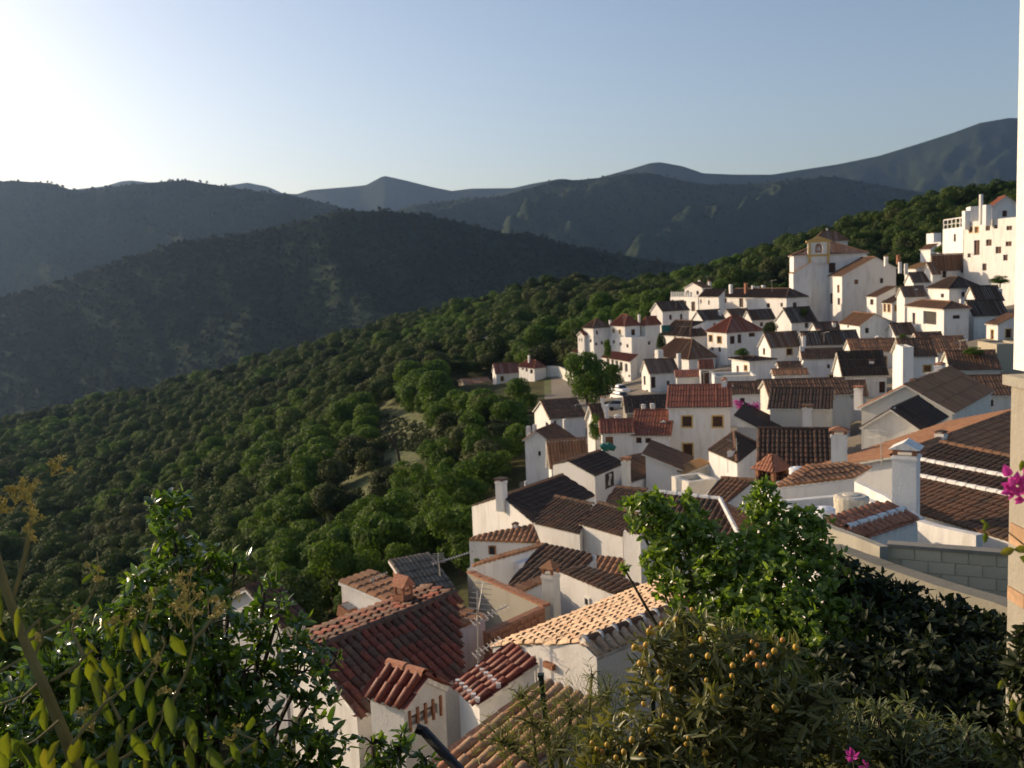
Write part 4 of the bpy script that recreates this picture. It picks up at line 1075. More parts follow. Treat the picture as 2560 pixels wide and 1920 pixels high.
h, q_ = px_shed('', '', (1822, 1262), 46.01, (1895, 1240), [(1886, 1207)], 'tile_orange', 17, house=h, roofname='right_roof', wallname='right_wall')
h.block((1722, 1218), 56, 20, 2, 1792, 'flat', parapet=.3, wallname='yard_wall', wall='cream')
h = H('corrugated_shed', 'small brick shed with a grey-brown corrugated roof above the near red roof', 'shed')
h.block((1036, 1488), 30, 30, 1.6, 1127, 'sy', .62, 'corrug', wall='brick', over=.1, spacing=.15, ridge=False)
h = H('left_dark_house', 'white house with a dark red roof half hidden behind the glossy shrub', group=G_LOW)
h.block((704, 1566), 33, 46, 555, 762, 'gx', .9, 'tile_dark', rf=.5, over=.15)
h = H('olive_roof_house', 'low house with an olive-brown mossy roof behind the near red-roofed house', group=G_LOW)
h.block((800, 1640), 27, 50, 715, 900, 'gx', .35, 'tile_orange', over=.1, h=2.2)
sk = MB()
for (x, y, w_) in ((868, 1516, 34), (922, 1508, 36)):
    pass
def skylight(x, y, D, label):
    q = P(x, y, D); T = Matrix.Translation(q) @ Matrix.Rotation(R(50), 4, 'Z') @ Matrix.Rotation(R(18), 4, 'X')
    b = MB(); b.box((-.2, -.22, -.25), (.2, .22, .08), 0, T); o = b.build('skylight', M['brick'], None, origin=q); tag(o, label, 'skylight', 'roof hatches of the near houses')
    g = MB(); g.box((-.14, -.16, .082), (.14, .16, .1), 0, T); g.build('pane', M['metal'], o)
skylight(870, 1522, 28, 'small brown roof hatch, the left one on the mossy roof edge')
skylight(926, 1512, 28, 'small brown roof hatch, the right one beside the chimney')
# walled courtyard: cement back wall, brick front wall
oA, W_ = wall_run('courtyard_wall', 'grey cement courtyard wall with a brick coping behind the television antenna', [(1168, 1432, 31), (1360, 1518, 26.5)], 0, 3.2, .18, 'cement')
b = MB(); d_ = (W_[1] - W_[0]); n_ = Vector((-d_.y, d_.x, 0)).normalized()
for i in range(16):
    a0, a1 = W_[0] + d_ * (i / 16) + d_.normalized() * .01, W_[0] + d_ * ((i + 1) / 16) - d_.normalized() * .01
    for z0, z1, mm in ((.003, .06, 0),):
        c = [a0 - n_ * .03, a1 - n_ * .03, a1 + n_ * .21, a0 + n_ * .21]
        lo = [q + Vector((0, 0, z0)) for q in c]; hi = [q + Vector((0, 0, z1 + random.uniform(-.01, .015))) for q in c]
        b.poly(hi)
        for k in range(4): b.poly([lo[k], lo[(k + 1) % 4], hi[(k + 1) % 4], hi[k]])
b.build('brick_coping', M['brick'], oA)['kind'] = 'stuff'
oB, W_ = wall_run('brick_wall', 'bare red brick wall end of the courtyard in front of the tan roof', [(1222, 1582, 24.6), (1362, 1518, 26.3)], 0, 2.6, .2, 'brick')
d_ = (W_[1] - W_[0]); L_ = d_.length; ud = d_.normalized(); n_ = Vector((ud.y, -ud.x, 0)).normalized()
if n_.dot(W_[0]) > 0: n_ = -n_
bm_ = MB(); bm_.box((0, 0, 0), (.27, .035, .13)); 
cnt = 0
bme = None
ang = math.atan2(ud.y, ud.x)
for row in range(12):
    nb = int(L_ / .29)
    for i in range(nb):
        off = (.145 if row % 2 else 0) + i * .29
        if off + .27 > L_: continue
        if bme is None:
            bb = MB(); bb.box((0, -.035, -.13), (.27, .01, 0)); bo = bb.build('brick', M['brick'], oB, origin=(0, 0, 0)); bme = bo.data
        else:
            bo = bpy.data.objects.new('brick', bme); COL.objects.link(bo); bo.parent = oB
        tilt = math.atan2(d_.z, Vector((d_.x, d_.y, 0)).length)
        q = W_[0] + ud * off + Vector((0, 0, -row * .145 - .01)) + n_ * (.02 + random.uniform(0, .012))
        bo.matrix_local = Matrix.Translation(q - parent_origin(oB)) @ Matrix.Rotation(ang, 4, 'Z')
        cnt += 1
# --- the near red-roofed house: every cover tile is its own part
h, q_ = px_gable('near_red_house', 'near house with a weathered red barrel-tile roof, its far slope sunlit', (893, 1800), 20.3, (1157, 1699), (781, 1636), (1141, 1491), (722, 1606), 'tile_near', 18, group=G_LOW, near=(0, 1), spacing=.225, ridge_mat='tile_near')
h.r = (q_[1] - q_[0]).normalized()
h.chimney(1010, 1440, 1518, 40, 4.6, 'gable', 'brick', cap='tile_terra', a=50, capf=.62)
pb_ = MB(); q = P(1010, 1522, 26.2); pb_.box((q.x - .27, q.y - .1, q.z - .5), (q.x + .27, q.y + .44, q.z + .22)); pb_.build('chimney_plinth', M['white'], h.root)
hg = H('low_lean_roof', 'low brown lean-to roof in the gap between the near red roof and the courtyard wall', 'lean-to')
hg.block((1138, 1580), 25.5, 50, 4.5, 1212, 'sy', .5, 'tile_orange', over=.05, h=3.0)
# little tiled ventilator gable on its eave
h2 = H('vent_gable', 'little white vent gable with red tiles and brick slats at the near red roof', 'vent tower')
h2.block((1008, 1772), 18.9, 50, .95, 1112, 'gy', .40, 'tile_gloss', over=.06, near=True, spacing=.24, ridge_mat='tile_terra', wall='white', h=1.5, slabmat='mortar', wins=[('R', 1022, 1775, 1095, 1800, 'o')])
for i in range(5):
    b = MB(); X = .12 + i * (h2.w - .3) / 4.0
    q = h2.W3(X, -.005, -.52); T = Matrix.Translation(q) @ Matrix.Rotation(R(50), 4, 'Z')
    b.box((0, -.03, 0), (.055, .04, .42), 0, T); b.build('brick_slat', M['brick'], h2.root)
h = H('red_lean_roof', 'short glossy red tile lean-to roof with white mortar dots beside the tan roof', 'lean-to')
h.block((1198, 1764), 18.2, 26, 1147, 1338, 'sx', .50, 'tile_gloss', over=.05, near=True, spacing=.235, h=2.2, slabmat='mortar')
md = MB()
for i in range(6):
    for X in (-.02, .42):
        q = h.W3(X, .02 + i * h.d / 5.2, .12 + X * .5 / h.w); md.box((q.x - .045, q.y - .045, q.z - .05), (q.x + .045, q.y + .045, q.z + .05))
md.build('mortar_dots', M['mortar'], h.root)['kind'] = 'stuff'
A, B, (G, G2) = slope_pts((1232, 1624), 22.2, (1668, 1450), [(1457, 1617), (1745, 1505)], 17, True)
E_ = vpt(1492, 1652, A, G); E2_ = E_ + (G2 - G)
h = px_house('tan_roof_house', 'house with a pale tan sunlit barrel-tile roof above a white gable', [[B, A, G, G2], [E_, E2_, G2, G]], [[B, A, G, E_, E2_, G2, B]], 22, 'tile_pale', group=G_LOW, near=(0, 1), spacing=.225, ridges=[(G, G2)], ridge_mat='tile_brown', slabmat='mortar')
h.W3 = None
md = MB(); ln = (G2 - G).length; dr = (G2 - G).normalized()
for i in range(int(ln / .4)):
    q = G + dr * (i * .4 + .02) + Vector((0, 0, .1)); sd = dr.cross(Vector((0, 0, 1)))
    md.tube([q, q + dr * .06], [.135, .135], 8)
md.build('mortar_bands', M['mortar'], h.root)['kind'] = 'stuff'
b = MB(); b.box((0, -.1, 0), (.3, .0, .12), 0, Matrix.Translation(vpt(1366, 1664, A, G)) @ Matrix.Rotation(math.atan2((G - A).y, (G - A).x), 4, 'Z')); b.build('brick_ledge', M['brick'], h.root)
pm = MB(); q = vpt(1302, 1640, A, G) * .997; pm.tube([q + Vector((0, 0, .2)), q + Vector((.02, 0, -.9))], [.025, .025], 6); q = vpt(1338, 1650, A, G) * .996; pm.tube([q + Vector((0, 0, .1)), q + Vector((.02, 0, -.9))], [.02, .02], 6)
pm.build('vent_pipes', M['metal'], h.root)
h = H('mossy_roof', 'mossy terracotta roof in front of the white gable, overgrown by pale green stems', 'roof')
h.block((1240, 1990), 14.6, 42, 1112, 1500, 'sx', .55, 'tile_moss', over=.1, near=True, spacing=.235, h=2.0, slabmat='mortar')
# --- right side, near
Rg = P(*e4(1325, 664), 44)
h = H('ridge_row_house', 'long house with an orange sunlit roof slope and a black far slope', group=G_LOW)
N_v = Rg + Vector((-.707, .707, 0)) * 4.2 + Vector((0, 0, -1.15))
h.block(N_v, 46, -45, 18, 7.6, 'gy', 1.15, 'tile_orange', rf=.55, z2=.1, wall='white', ridge_mat='tile_orange')
h.chimney(2352, 1075, 1112, 26, 1.5, 'pyr', 'mortar', cap='tile_black')
h, q_ = px_shed('stepped_dark_roof', 'dark brown roofs stepping down in three tiers with pale mortar lines', (2296, 1290), 31, (2580, 1376), [(2580, 1258), (2299, 1198)], 'tile_brown', 15, group=G_LOW, ridges=True, ridge_mat='mortar', depth=1.5)
h, q_ = px_shed('', '', (2299, 1195), 34, (2580, 1254), [(2580, 1212), (2295, 1156)], 'tile_dark', 15, house=h, ridges=True, ridge_mat='mortar', depth=.8, wallname='second_wall', roofname='second_roof', wall='mortar')
h, q_ = px_shed('', '', (2296, 1153), 37, (2580, 1209), [(2580, 1160), (2352, 1112)], 'tile_black', 15, house=h, ridges=True, ridge_mat='tile_brown', depth=.8, wallname='third_wall', roofname='third_roof', wall='mortar')
h.D = 31; h.r = Vector((.85, -.53, 0))
h.chimney(2265, 1103, 1272, 66, -1.4, 'gable', 'white', cap='mortar', a=-32)
A, B, T_ = slope_pts((1929, 1224), 34, (2136, 1199), [(2180, 1173), (2116, 1161), (2013, 1168)], 16)
h = H('balustrade_house', 'white terrace wall with a row of square openings under an orange-brown roof', group=G_LOW)
an_ = math.degrees(math.atan2((B - A).y, (B - A).x))
h.block(A + Vector((0, 0, -.05)), 34, an_, 1.2, (B - A).length, 'flat', parapet=.01, wall='white', wins=[('R', 1940 + i * 21.5, 1226 - i * 2.5, 1956 + i * 21.5, 1240 - i * 2.5, 'o') for i in range(9)])
px_house('', '', [[A, B] + T_], [], 34, 'tile_orange', house=h, depth=1)
h.D = 36
h.chimney(2098, 1065, 1165, 44, 3.0, 'pyr', 'white', cap='brick', a=-20)
h = H('roof_terrace', 'sunken white roof terrace with a sloping rail wall holding the water tanks', 'terrace')
h.block((2060, 1345), 27, 12, 3.2, 2295, 'flat', parapet=.35, wall='white')
def tank(x, y0, y1, D, wpx, mat, label):
    q = P(x, y1, D); rr = wpx / F * D / 2; hh = (P(x, y0, D) - q).length
    b = MB(); b.tube([q + Vector((0, 0, hh * t)) for t in (0, .06, .85, .93, 1.0)], [rr * .85, rr * .9, rr, rr * 1.0, rr * .82], 20)
    for t in (.3, .5, .7): b.tube([q + Vector((0, 0, hh * (t - .02))), q + Vector((0, 0, hh * (t + .02)))], [rr * .99, rr * .99], 20)
    o = b.build('water_tank', M[mat], None, True, origin=q); tag(o, label, 'water tank')
    l_ = MB(); l_.tube([q + Vector((0, 0, hh * t)) for t in (1.002, 1.04, 1.06)], [rr * .5, rr * .45, rr * .2], 16); l_.build('lid', M[mat], o, True)
tank(2128, 1236, 1300, 28.5, 86, 'tank', 'wide beige plastic water tank on the white roof terrace')
tank(2062, 1268, 1318, 27.5, 52, 'whitepl', 'small white water tank at the left end of the roof terrace')
tank(1994, 1168, 1206, 45, 42, 'whitepl', 'white plastic tub tank on the roof right of the orange pavilion')
wall_run('rail_wall', 'sloping white parapet wall running down beside the roof terrace', [(2136, 1204, 33), (2210, 1240, 31), (2298, 1296, 29)], 0, .5, .16, 'white')
wall_run('low_white_wall', 'low sunlit white wall below the dark stepped roofs', [(2290, 1302, 27), (2345, 1318, 26.2), (2440, 1338, 25)], 0, 1.2, .25, 'white')
h, q_ = px_gable('orange_porch_roof', 'small orange tile roof with rows of white mortar in front of the roof terrace', (2172, 1354), 23, (2294, 1312), (2116, 1331), (2260, 1284), (2056, 1309), 'tile_terra', 17, cat='porch roof', near=(0, 1), spacing=.24, ridge_mat='mortar', depth=.6)
# block wall at the lane, block by block
A = P(2222, 1364, 16.5); B = P(2600, 1318, 15.5)
bw_ = empty('block_wall', A - Vector((0, 0, 1.4)), 'grey concrete block wall above the dark hedge at the right', 'wall')
d_ = Vector((B.x - A.x, B.y - A.y, 0)); L_ = d_.length; ud = d_ / L_; n_ = Vector((-ud.y, ud.x, 0)); an = math.atan2(ud.y, ud.x)
b = MB(); T = Matrix.Translation(A) @ Matrix.Rotation(an, 4, 'Z'); b.box((0, .01, -3.0), (L_, .16, -.012), 0, T); b.build('mortar_core', M['block'], bw_)
b = MB(); b.box((-.03, -.05, -.01), (L_ + .03, .2, .04), 0, T); b.build('coping', M['cement'], bw_)
bme = None
for row in range(8):
    for i in range(int(L_ / .41) + 1):
        off = i * .41 - (.2 if row % 2 else 0)
        x0, x1 = max(0, off), min(L_, off + .4)
        if x1 - x0 < .3: continue
        if bme is None:
            bb = MB(); bb.box((0, -.008, -.19), (.4, .02, 0)); bb.v = [tuple(v) for v in bb.v]
            bo = bb.build('concrete_block', M['block'], bw_, origin=(0, 0, 0)); bme = bo.data
        else:
            bo = bpy.data.objects.new('concrete_block', bme); COL.objects.link(bo); bo.parent = bw_
        q = A + ud * off + Vector((0, 0, -.02 - row * .2)) - n_ * random.uniform(0, .006)
        bo.matrix_local = Matrix.Translation(q - bw_.location) @ Matrix.Rotation(an + random.uniform(-.006, .006), 4, 'Z')
wall_run('lane_wall', 'pale coping wall running down the lane behind the dark hedge', [(2060, 1362, 17), (2190, 1412, 14.8), (2336, 1462, 12.6), (2482, 1505, 11), (2600, 1550, 10)], 0, 1.5, .3, 'darkcement')  # darker cement tone stands in for shade on this wall
wall_run('return_wall', 'pale cement wall running back from the left end of the grey block wall', [(2222, 1366, 16.4), (2150, 1338, 18), (2072, 1313, 20)], 0, 2.4, .15, 'cement')
# own house corner at the right edge of the picture
X = 1.335
hc = empty('house_corner', (X, 2.4, -3.2), 'sunlit white corner of the nearest house along the right edge, bare shade-toned render below', 'house')
q0 = P(2541, 500, 2.62); q1 = P(2527, 1250, 2.60)
b = MB(); zt = P(2541, 928, 2.62).z
b.box((q0.x, 1.2, zt), (q0.x + 1.5, q0.y, 3.2)); b.build('upper_wall', M['white'], hc)
b = MB(); b.box((q1.x - .004, 1.2, -3.2), (q1.x + 1.5, q1.y, zt - .03)); b.build('lower_wall', M['shaderender'], hc)  # shade of the lower wall is put into its render colour
b = MB(); b.box((q1.x - .022, 1.2, zt - .028), (q1.x + 1.5, q1.y + .012, zt - .002)); b.build('ledge', M['cement'], hc)
b = MB()
for (z0, z1, y0_, y1_) in ((-.755, -.70, 2.45, 2.530), (-.91, -.875, 2.45, 2.535)):
    b = MB(); b.box((q1.x - .010, y0_, z0), (q1.x - .0045, y1_, z1)); b.build('exposed_brick', M['oldbrick'], hc)
def in_poly(x, y, pg):
    c = False; n = len(pg)
    for i in range(n):
        x0, y0 = pg[i]; x1, y1 = pg[(i + 1) % n]
        if (y0 > y) != (y1 > y) and x < (x1 - x0) * (y - y0) / (y1 - y0) + x0: c = not c
    return c
# ------------------------------------------------------------------ ground of the valley side
def mat_ground():
    mt, nt, out = newmat('hillside_ground')
    a = noise_n(nt, .05, 6, .65); b = noise_n(nt, 1.3, 6, .7)
    c = ramp(nt, a, [(.35, (.030, .036, .014)), (.5, (.055, .060, .020)), (.62, (.12, .105, .045)), (.8, (.085, .06, .035))])
    c = mixc(nt, .7, c, ramp(nt, b, [(.3, (.5,) * 3), (.7, (1.3,) * 3)]), 'MULTIPLY')
    princ(nt, out, c, .95, .1, bump(nt, b, .8, .3)); return mt
M['ground'] = mat_ground()
def polar_mesh(azs, ds, zf):
    V = []; n = len(azs)
    for d in ds:
        for a in azs:
            x = d * a; V.append((x, d, zf(x, d)))
    V = np.array(V, dtype=np.float32)
    k = np.arange((len(ds) - 1) * (n - 1)); i = k // (n - 1); j = k % (n - 1)
    q = i * n + j
    return V, np.stack([q, q + 1, q + n + 1, q + n], 1)
azs = np.linspace(-.95, .95, 260); ds = np.geomspace(2.5, 1000, 190)
V, Q = polar_mesh(azs, ds, ter_z)
gme = mesh_np('ground', V, Q, M['ground'], True); M['meadow'] = plain('dry_meadow_grass', (.095, .105, .036), .95, var=.6, scale=1.1); M['lane'] = plain('trodden_lane_ground', (.20, .17, .13), .95); gme.materials.append(M['lane']); gme.materials.append(M['meadow'])
VC = [(1400, 880), (1480, 860), (1700, 770), (1970, 790), (2180, 790), (2300, 700), (2400, 640), (2900, 560), (2900, 1330), (2100, 1400), (1640, 1500), (1300, 1520), (1180, 1420), (1200, 1300), (1310, 1200), (1330, 1080)]
def _pp(v):
    x, y, d = proj(Vector(v)); return x, y
mi_ = [1 if (30 < V[q_[0]][1] < 205 and in_poly(*_pp(V[q_[0]]), VC)) else 0 for q_ in Q]
MEADG = [[(900, 1020), (990, 1000), (1085, 1050), (1110, 1140), (1000, 1180), (920, 1130)], [(1340, 925), (1440, 920), (1440, 1000), (1350, 1010)], [(780, 1150), (910, 1105), (950, 1150), (860, 1210)], [(820, 1220), (910, 1190), (990, 1300), (870, 1390)]]
mi_ = [2 if (m0 == 0 and 90 < V[q_[0]][1] < 230 and any(in_poly(*_pp(V[q_[0]]), mp) for mp in MEADG)) else m0 for m0, q_ in zip(mi_, Q)]
gme.polygons.foreach_set('material_index', mi_)
gnd = obj_me('ground', gme); tag(gnd, 'steep green hillside falling from the village into the valley', kind='structure')
base = MB(); base.poly([(-14000, -2500, -430), (14000, -2500, -430), (14000, 15000, -430), (-14000, 15000, -430)])
tag(base.build('valley_floor', M['ground']), 'flat valley floor far below the hills', kind='structure')
# the slope goes on behind and beside the camera
V2 = []; xs = np.linspace(-40, 40, 30); ys = np.linspace(-30, 2.6, 16)
for y in ys:
    for x in xs: V2.append((x, y, -3.6 - .06 * max(0, -x) * 3 + .06 * min(0, y) * -1))
n = len(xs); k = np.arange((len(ys) - 1) * (n - 1)); i = k // (n - 1); j = k % (n - 1); q = i * n + j
tag(obj_me('garden_ground', mesh_np('garden_ground', V2, np.stack([q, q + 1, q + n + 1, q + n], 1), M['ground'], True)), 'garden soil below the viewpoint', kind='structure')

# ------------------------------------------------------------------ mountains
def mat_mount(name, stops, sc):
    mt, nt, out = newmat(name)
    a = noise_n(nt, sc, 8, .68); b = noise_n(nt, sc * 14, 5, .7)
    c = ramp(nt, a, stops)
    c = mixc(nt, .8, c, ramp(nt, b, [(.3, (.7,) * 3), (.7, (1.25,) * 3)]), 'MULTIPLY')
    princ(nt, out, c, 1.0, .05, bump(nt, b, 1.0, 6.0)); return mt
M['mt'] = mat_mount('wooded_mountain', [(.3, (.018, .030, .014)), (.5, (.032, .047, .020)), (.7, (.040, .056, .025))], .006)
def ridge(name, label, crest, D, depth, foot, seed, spur, skew, freq, nx=560, ny=170, x0=-1400, x1=3900, rough=1.0, power=1.0):
    """one mountain: crest line (px, py) seen at D metres; the near slope runs depth metres towards us, cut by spurs and gullies"""
    cx = np.array([c[0] for c in crest], float); cz = np.array([-(c[1] - horizon(c[0])) / F * D for c in crest], float)
    V = []
    pxs = np.linspace(x0, x1, nx); ts = np.concatenate([np.linspace(-.5, 0, 14)[:-1], np.linspace(0, 1, ny) ** 1.15])
    for t in ts:
        for px in pxs:
            z0 = float(np.interp(px, cx, cz))
            s = (px - CX) / F * D
            if t >= 0:
                w = mnoise.fractal((s * freq * .35 + seed, t * 1.4, seed), 1.0, 2.0, 3) * .5
                u = s * freq + skew * t + w
                rg = 1 - abs(2 * (mnoise.noise((u, t * .55 + seed, seed * 1.7)) * .5 + .5) - 1) * 1.6
                rg2 = 1 - abs(mnoise.noise((u * 2.7 + 9, t * 1.9 + seed, seed))) * 2
                fine = mnoise.fractal((s * freq * 9, t * 12, seed), .75, 2.1, 6)
                env = math.sin(min(1, t * 1.15) * math.pi) ** .7 if t < .87 else math.sin(math.pi * 1.0) ** .7
                env = min(1, t * 4) * (1 - t * .35)
                z = z0 + (foot - z0) * (t ** power) + env * spur * (rg * .8 + rg2 * .16 - .75) + rough * fine * spur * .09 * min(1, t * 9)
                y = D - depth * t + 0.12 * depth * env * rg * .3
            else:
                z = z0 + t * (z0 - foot) * 1.4 ; y = D - depth * t
                z -= 1.0
            if t > 0: z = min(z, z0 * (y / D) - (6 + 70 * t) * min(1, t * 12) if z0 > 0 else z)
            V.append((s * (y / D), y, z))
    V = np.array(V, dtype=np.float32); n = nx
    k = np.arange((len(ts) - 1) * (n - 1)); i = k // (n - 1); j = k % (n - 1); q = i * n + j
    o = obj_me(name, mesh_np(name, V, np.stack([q, q + n, q + n + 1, q + 1], 1), M['mt'], True)); tag(o, label, kind='structure')
    return V.reshape(len(ts), nx, 3), pxs, ts
R1 = ridge('mountain', 'dark wooded mountain ridge just beyond the green hillside',
  [(-1400, 860), (-400, 800), (0, 750), (136, 714), (271, 669), (344, 646), (452, 610), (588, 592), (723, 569), (800, 548), (865, 530), (991, 530), (1053, 536), (1170, 557), (1264, 583), (1358, 590), (1452, 618), (1593, 642), (1740, 665), (1850, 690), (2200, 760), (2700, 900), (3900, 1150)],
  1500, 820, -330, 3.3, 62, -1.2, .0042)
R2 = ridge('mountain', 'broad green mountain at the left with trees along its skyline',
  [(-1400, 500), (-300, 480), (0, 468), (60, 457), (80, 457), (170, 463), (215, 478), (245, 480), (330, 470), (450, 458), (500, 455), (560, 465), (680, 484), (746, 490), (859, 516), (960, 545), (1100, 600), (1400, 700), (2000, 850), (3900, 1100)],
  2700, 1250, -330, 8.1, 230, -1.6, .0020)
R4 = ridge('mountain', 'blue-green mountain with long slanting spurs behind the church',
  [(-1400, 1000), (400, 720), (800, 590), (1050, 517), (1123, 507), (1264, 494), (1358, 469), (1405, 454), (1452, 455), (1523, 448), (1570, 440), (1640, 437), (1720, 456), (1780, 465), (1880, 464), (1960, 456), (2050, 448), (2100, 447), (2180, 462), (2300, 482), (2400, 497), (2560, 525), (3000, 600), (3900, 750)],
  3300, 1700, -330, 14.6, 420, 2.0, .0017)
R3 = ridge('mountain', 'distant blue mountain with a sharp peak in the middle of the skyline',
  [(-1400, 520), (0, 500), (300, 470), (340, 458), (365, 456), (420, 462), (500, 470), (600, 468), (650, 461), (700, 471), (735, 487), (770, 489), (800, 479), (900, 471), (940, 467), (985, 444), (1040, 456), (1100, 471), (1150, 481), (1200, 475), (1300, 474), (1350, 463), (1420, 451), (1500, 460), (1700, 500), (2000, 560), (3900, 900)],
  5600, 1900, -330, 21.4, 120, -1.0, .0016, ny=60)
R5 = ridge('mountain', 'high blue mountain rising at the right edge of the skyline',
  [(-1400, 800), (900, 560), (1300, 480), (1500, 452), (1590, 428), (1640, 413), (1665, 411), (1720, 421), (1770, 438), (1850, 441), (1940, 441), (2000, 431), (2100, 416), (2200, 396), (2300, 366), (2380, 341), (2450, 316), (2520, 304), (2570, 306), (2700, 330), (3100, 400), (3900, 480)],
  5200, 1700, -330, 29.2, 150, 1.5, .0018, ny=60)

# ------------------------------------------------------------------ trees
def crown_np(seed, rad, hgt, nl, nleaf, ls, flat=.8):
    """leaf-sized faces spread over and through many small lobes"""
    g = np.random.default_rng(seed)
    C = []; Rr = []
    for i in range(nl):
        a = g.uniform(0, 2 * np.pi); z = g.uniform(-.55, .95)
        q = np.sqrt(max(0, 1 - (z if z > 0 else z * 1.3) ** 2)) * g.uniform(.25, .82)
        C.append((np.cos(a) * q * rad, np.sin(a) * q * rad, hgt * .55 + z * hgt * .40)); Rr.append(rad * g.uniform(*((.26, .46) if nl > 15 else (.38, .58))))
    C = np.array(C); Rr = np.array(Rr)
    w = Rr ** 2 / (Rr ** 2).sum()
    idx = g.choice(nl, nleaf, p=w)
    d = g.normal(size=(nleaf, 3)); d[:, 2] += .35; d /= np.linalg.norm(d, axis=1)[:, None]
    rr = Rr[idx] * g.uniform(.72, 1.06, nleaf)
    p = C[idx] + d * rr[:, None] * np.array([1, 1, flat])
    nrm = d + g.normal(size=(nleaf, 3)) * .33; nrm /= np.linalg.norm(nrm, axis=1)[:, None]
    t = np.cross(nrm, g.normal(size=(nleaf, 3))); t /= np.linalg.norm(t, axis=1)[:, None]
    b = np.cross(nrm, t)
    s = (ls * g.uniform(.6, 1.3, nleaf))[:, None]
    V = np.empty((nleaf, 4, 3))
    V[:, 0] = p - t * s; V[:, 1] = p - b * s * .62 - nrm * s * .12; V[:, 2] = p + t * s; V[:, 3] = p + b * s * .62 - nrm * s * .12
    Q = np.arange(nleaf * 4).reshape(-1, 4)
    return V.reshape(-1, 3), Q
M['leaf_forest'] = leaf_mat('wood_foliage', [(.014, .027, .007), (.036, .063, .014), (.070, .108, .024), (.088, .112, .030)], .18, .75, .12, objvar=.6)
M['leaf_olive'] = leaf_mat('grey_green_foliage', [(.024, .034, .012), (.048, .062, .022), (.082, .098, .036), (.07, .072, .028)], .18, .75, .12, objvar=.6)
M['leaf_bright'] = leaf_mat('fresh_green_foliage', [(.036, .076, .013), (.068, .125, .020), (.11, .175, .030)], .34, .7, .15, objvar=.4)
def trunk_mb(h, r_, seed, n=5):
    rnd = random.Random(seed); b = MB()
    top = Vector((rnd.uniform(-.2, .2), rnd.uniform(-.2, .2), h * .6))
    b.tube([(0, 0, -1.0), (0, 0, 0), top * .5, top], [r_ * 1.3, r_, r_ * .8, r_ * .6], 6)
    for k in range(n):
        a = rnd.uniform(0, 6.28); e = top + Vector((math.cos(a) * h * .3, math.sin(a) * h * .3, h * rnd.uniform(.12, .32)))
        b.tube([top * rnd.uniform(.7, 1), (top + e) / 2 + Vector((0, 0, .1 * h)), e], [r_ * .45, r_ * .3, r_ * .1], 5)
    return b
M['leaf_far'] = leaf_mat('far_wood_foliage', [(.016, .026, .010), (.026, .040, .014), (.040, .054, .020), (.045, .045, .022)], .2, .8, .08, objvar=.6)
CROWNS = {}
def crown_me(kind, v, lod):
    key = (kind, v, lod)
    if key not in CROWNS:
        sd = hash(key) % 9999 if False else (v * 31 + lod * 7 + {'f': 0, 'o': 500, 'b': 900, 'm': 1300}[kind])
        nl, nleaf, ls = {0: (24, 6500, .15), 1: (11, 2800, .21), 2: (8, 420, .60)}[lod]
        V, Q = crown_np(sd, 3.0, 6.0 if kind != 'o' else 5.0, nl, nleaf, ls)
        CROWNS[key] = mesh_np('crown', V, Q, M[{'f': 'leaf_forest', 'o': 'leaf_olive', 'b': 'leaf_bright', 'm': 'leaf_far'}[kind]])
    return CROWNS[key]
TRUNKS = []
for v in range(4):
    b = trunk_mb(4.5, .22, v); o = b.build('trunk', M['bark']); TRUNKS.append(o.data); bpy.data.objects.remove(o)
# bare patches and the village, outlined where their ground is seen
VILL = [(1440, 905), (1500, 800), (1620, 760), (1700, 690), (1960, 690), (2180, 640), (2300, 600), (2360, 540), (2480, 470), (2800, 430), (3400, 800), (3400, 2500), (700, 2500), (560, 1700), (700, 1640), (1010, 1500), (1160, 1440), (1185, 1300), (1290, 1180), (1310, 1080), (1450, 1000), (1560, 960)]
MEAD = [[(925, 1030), (985, 1015), (1060, 1055), (1075, 1110), (1000, 1150), (940, 1110)], [(1350, 930), (1420, 925), (1430, 985), (1360, 1000)], [(800, 1160), (900, 1120), (935, 1150), (860, 1190)], [(830, 1230), (900, 1200), (960, 1290), (880, 1370)]]
cand = []
CLEAR = [(1143, 946, 1236, 974, 221), (1236, 908, 1300, 930, 215), (1292, 888, 1368, 945, 205), (1364, 910, 1436, 940, 194), (1355, 928, 1428, 965, 190), (930, 1030, 1070, 1085, 150), (985, 1085, 1030, 1150, 139), (1306, 1070, 1400, 1150, 101), (1336, 1040, 1400, 1090, 112), (1183, 1262, 1330, 1335, 50), (1244, 1196, 1266, 1250, 51), (1174, 1345, 1240, 1400, 42), (1036, 1425, 1130, 1490, 29.5), (1150, 1380, 1175, 1420, 30), (1528, 770, 1650, 900, 183), (1445, 815, 1530, 880, 188), (1430, 880, 1458, 905, 199)]
def try_tree(x, y, rad):
    z = ter_z(x, y); p = Vector((x, y, z)); px, py, dd = proj(p)
    if in_poly(px, py, VILL) and y < 212: return
    for mp in MEAD:
        if in_poly(px, py, mp): return
    rp = rad * 1.15 / dd * F; tx, ty, td = proj(Vector((x, y, z + rad * 1.1)))
    for (a, b, c, d, Dm) in CLEAR:
        if dd < Dm and a < tx + rp and tx - rp < c and b < ty + rp and ty - rp < d: return
    for cx, cy, rr, zz in FOOT:
        if math.hypot(x - cx, y - cy) < rr + rad * .6: return
    cand.append((x, y, z, rad, px, py, dd))
g = random.Random(11)
y = 34.0
while y < 900:
    step = 3.0 + y / 225
    x = -.72 * y
    while x < .72 * y:
        xx = x + g.uniform(-.42, .42) * step; yy = y + g.uniform(-.42, .42) * step
        if yy > 58 or CX + F * xx / yy < 640: try_tree(xx, yy, step * g.choice((.40, .5, .6, .7, .86)))
        x += step
    y += step * .9
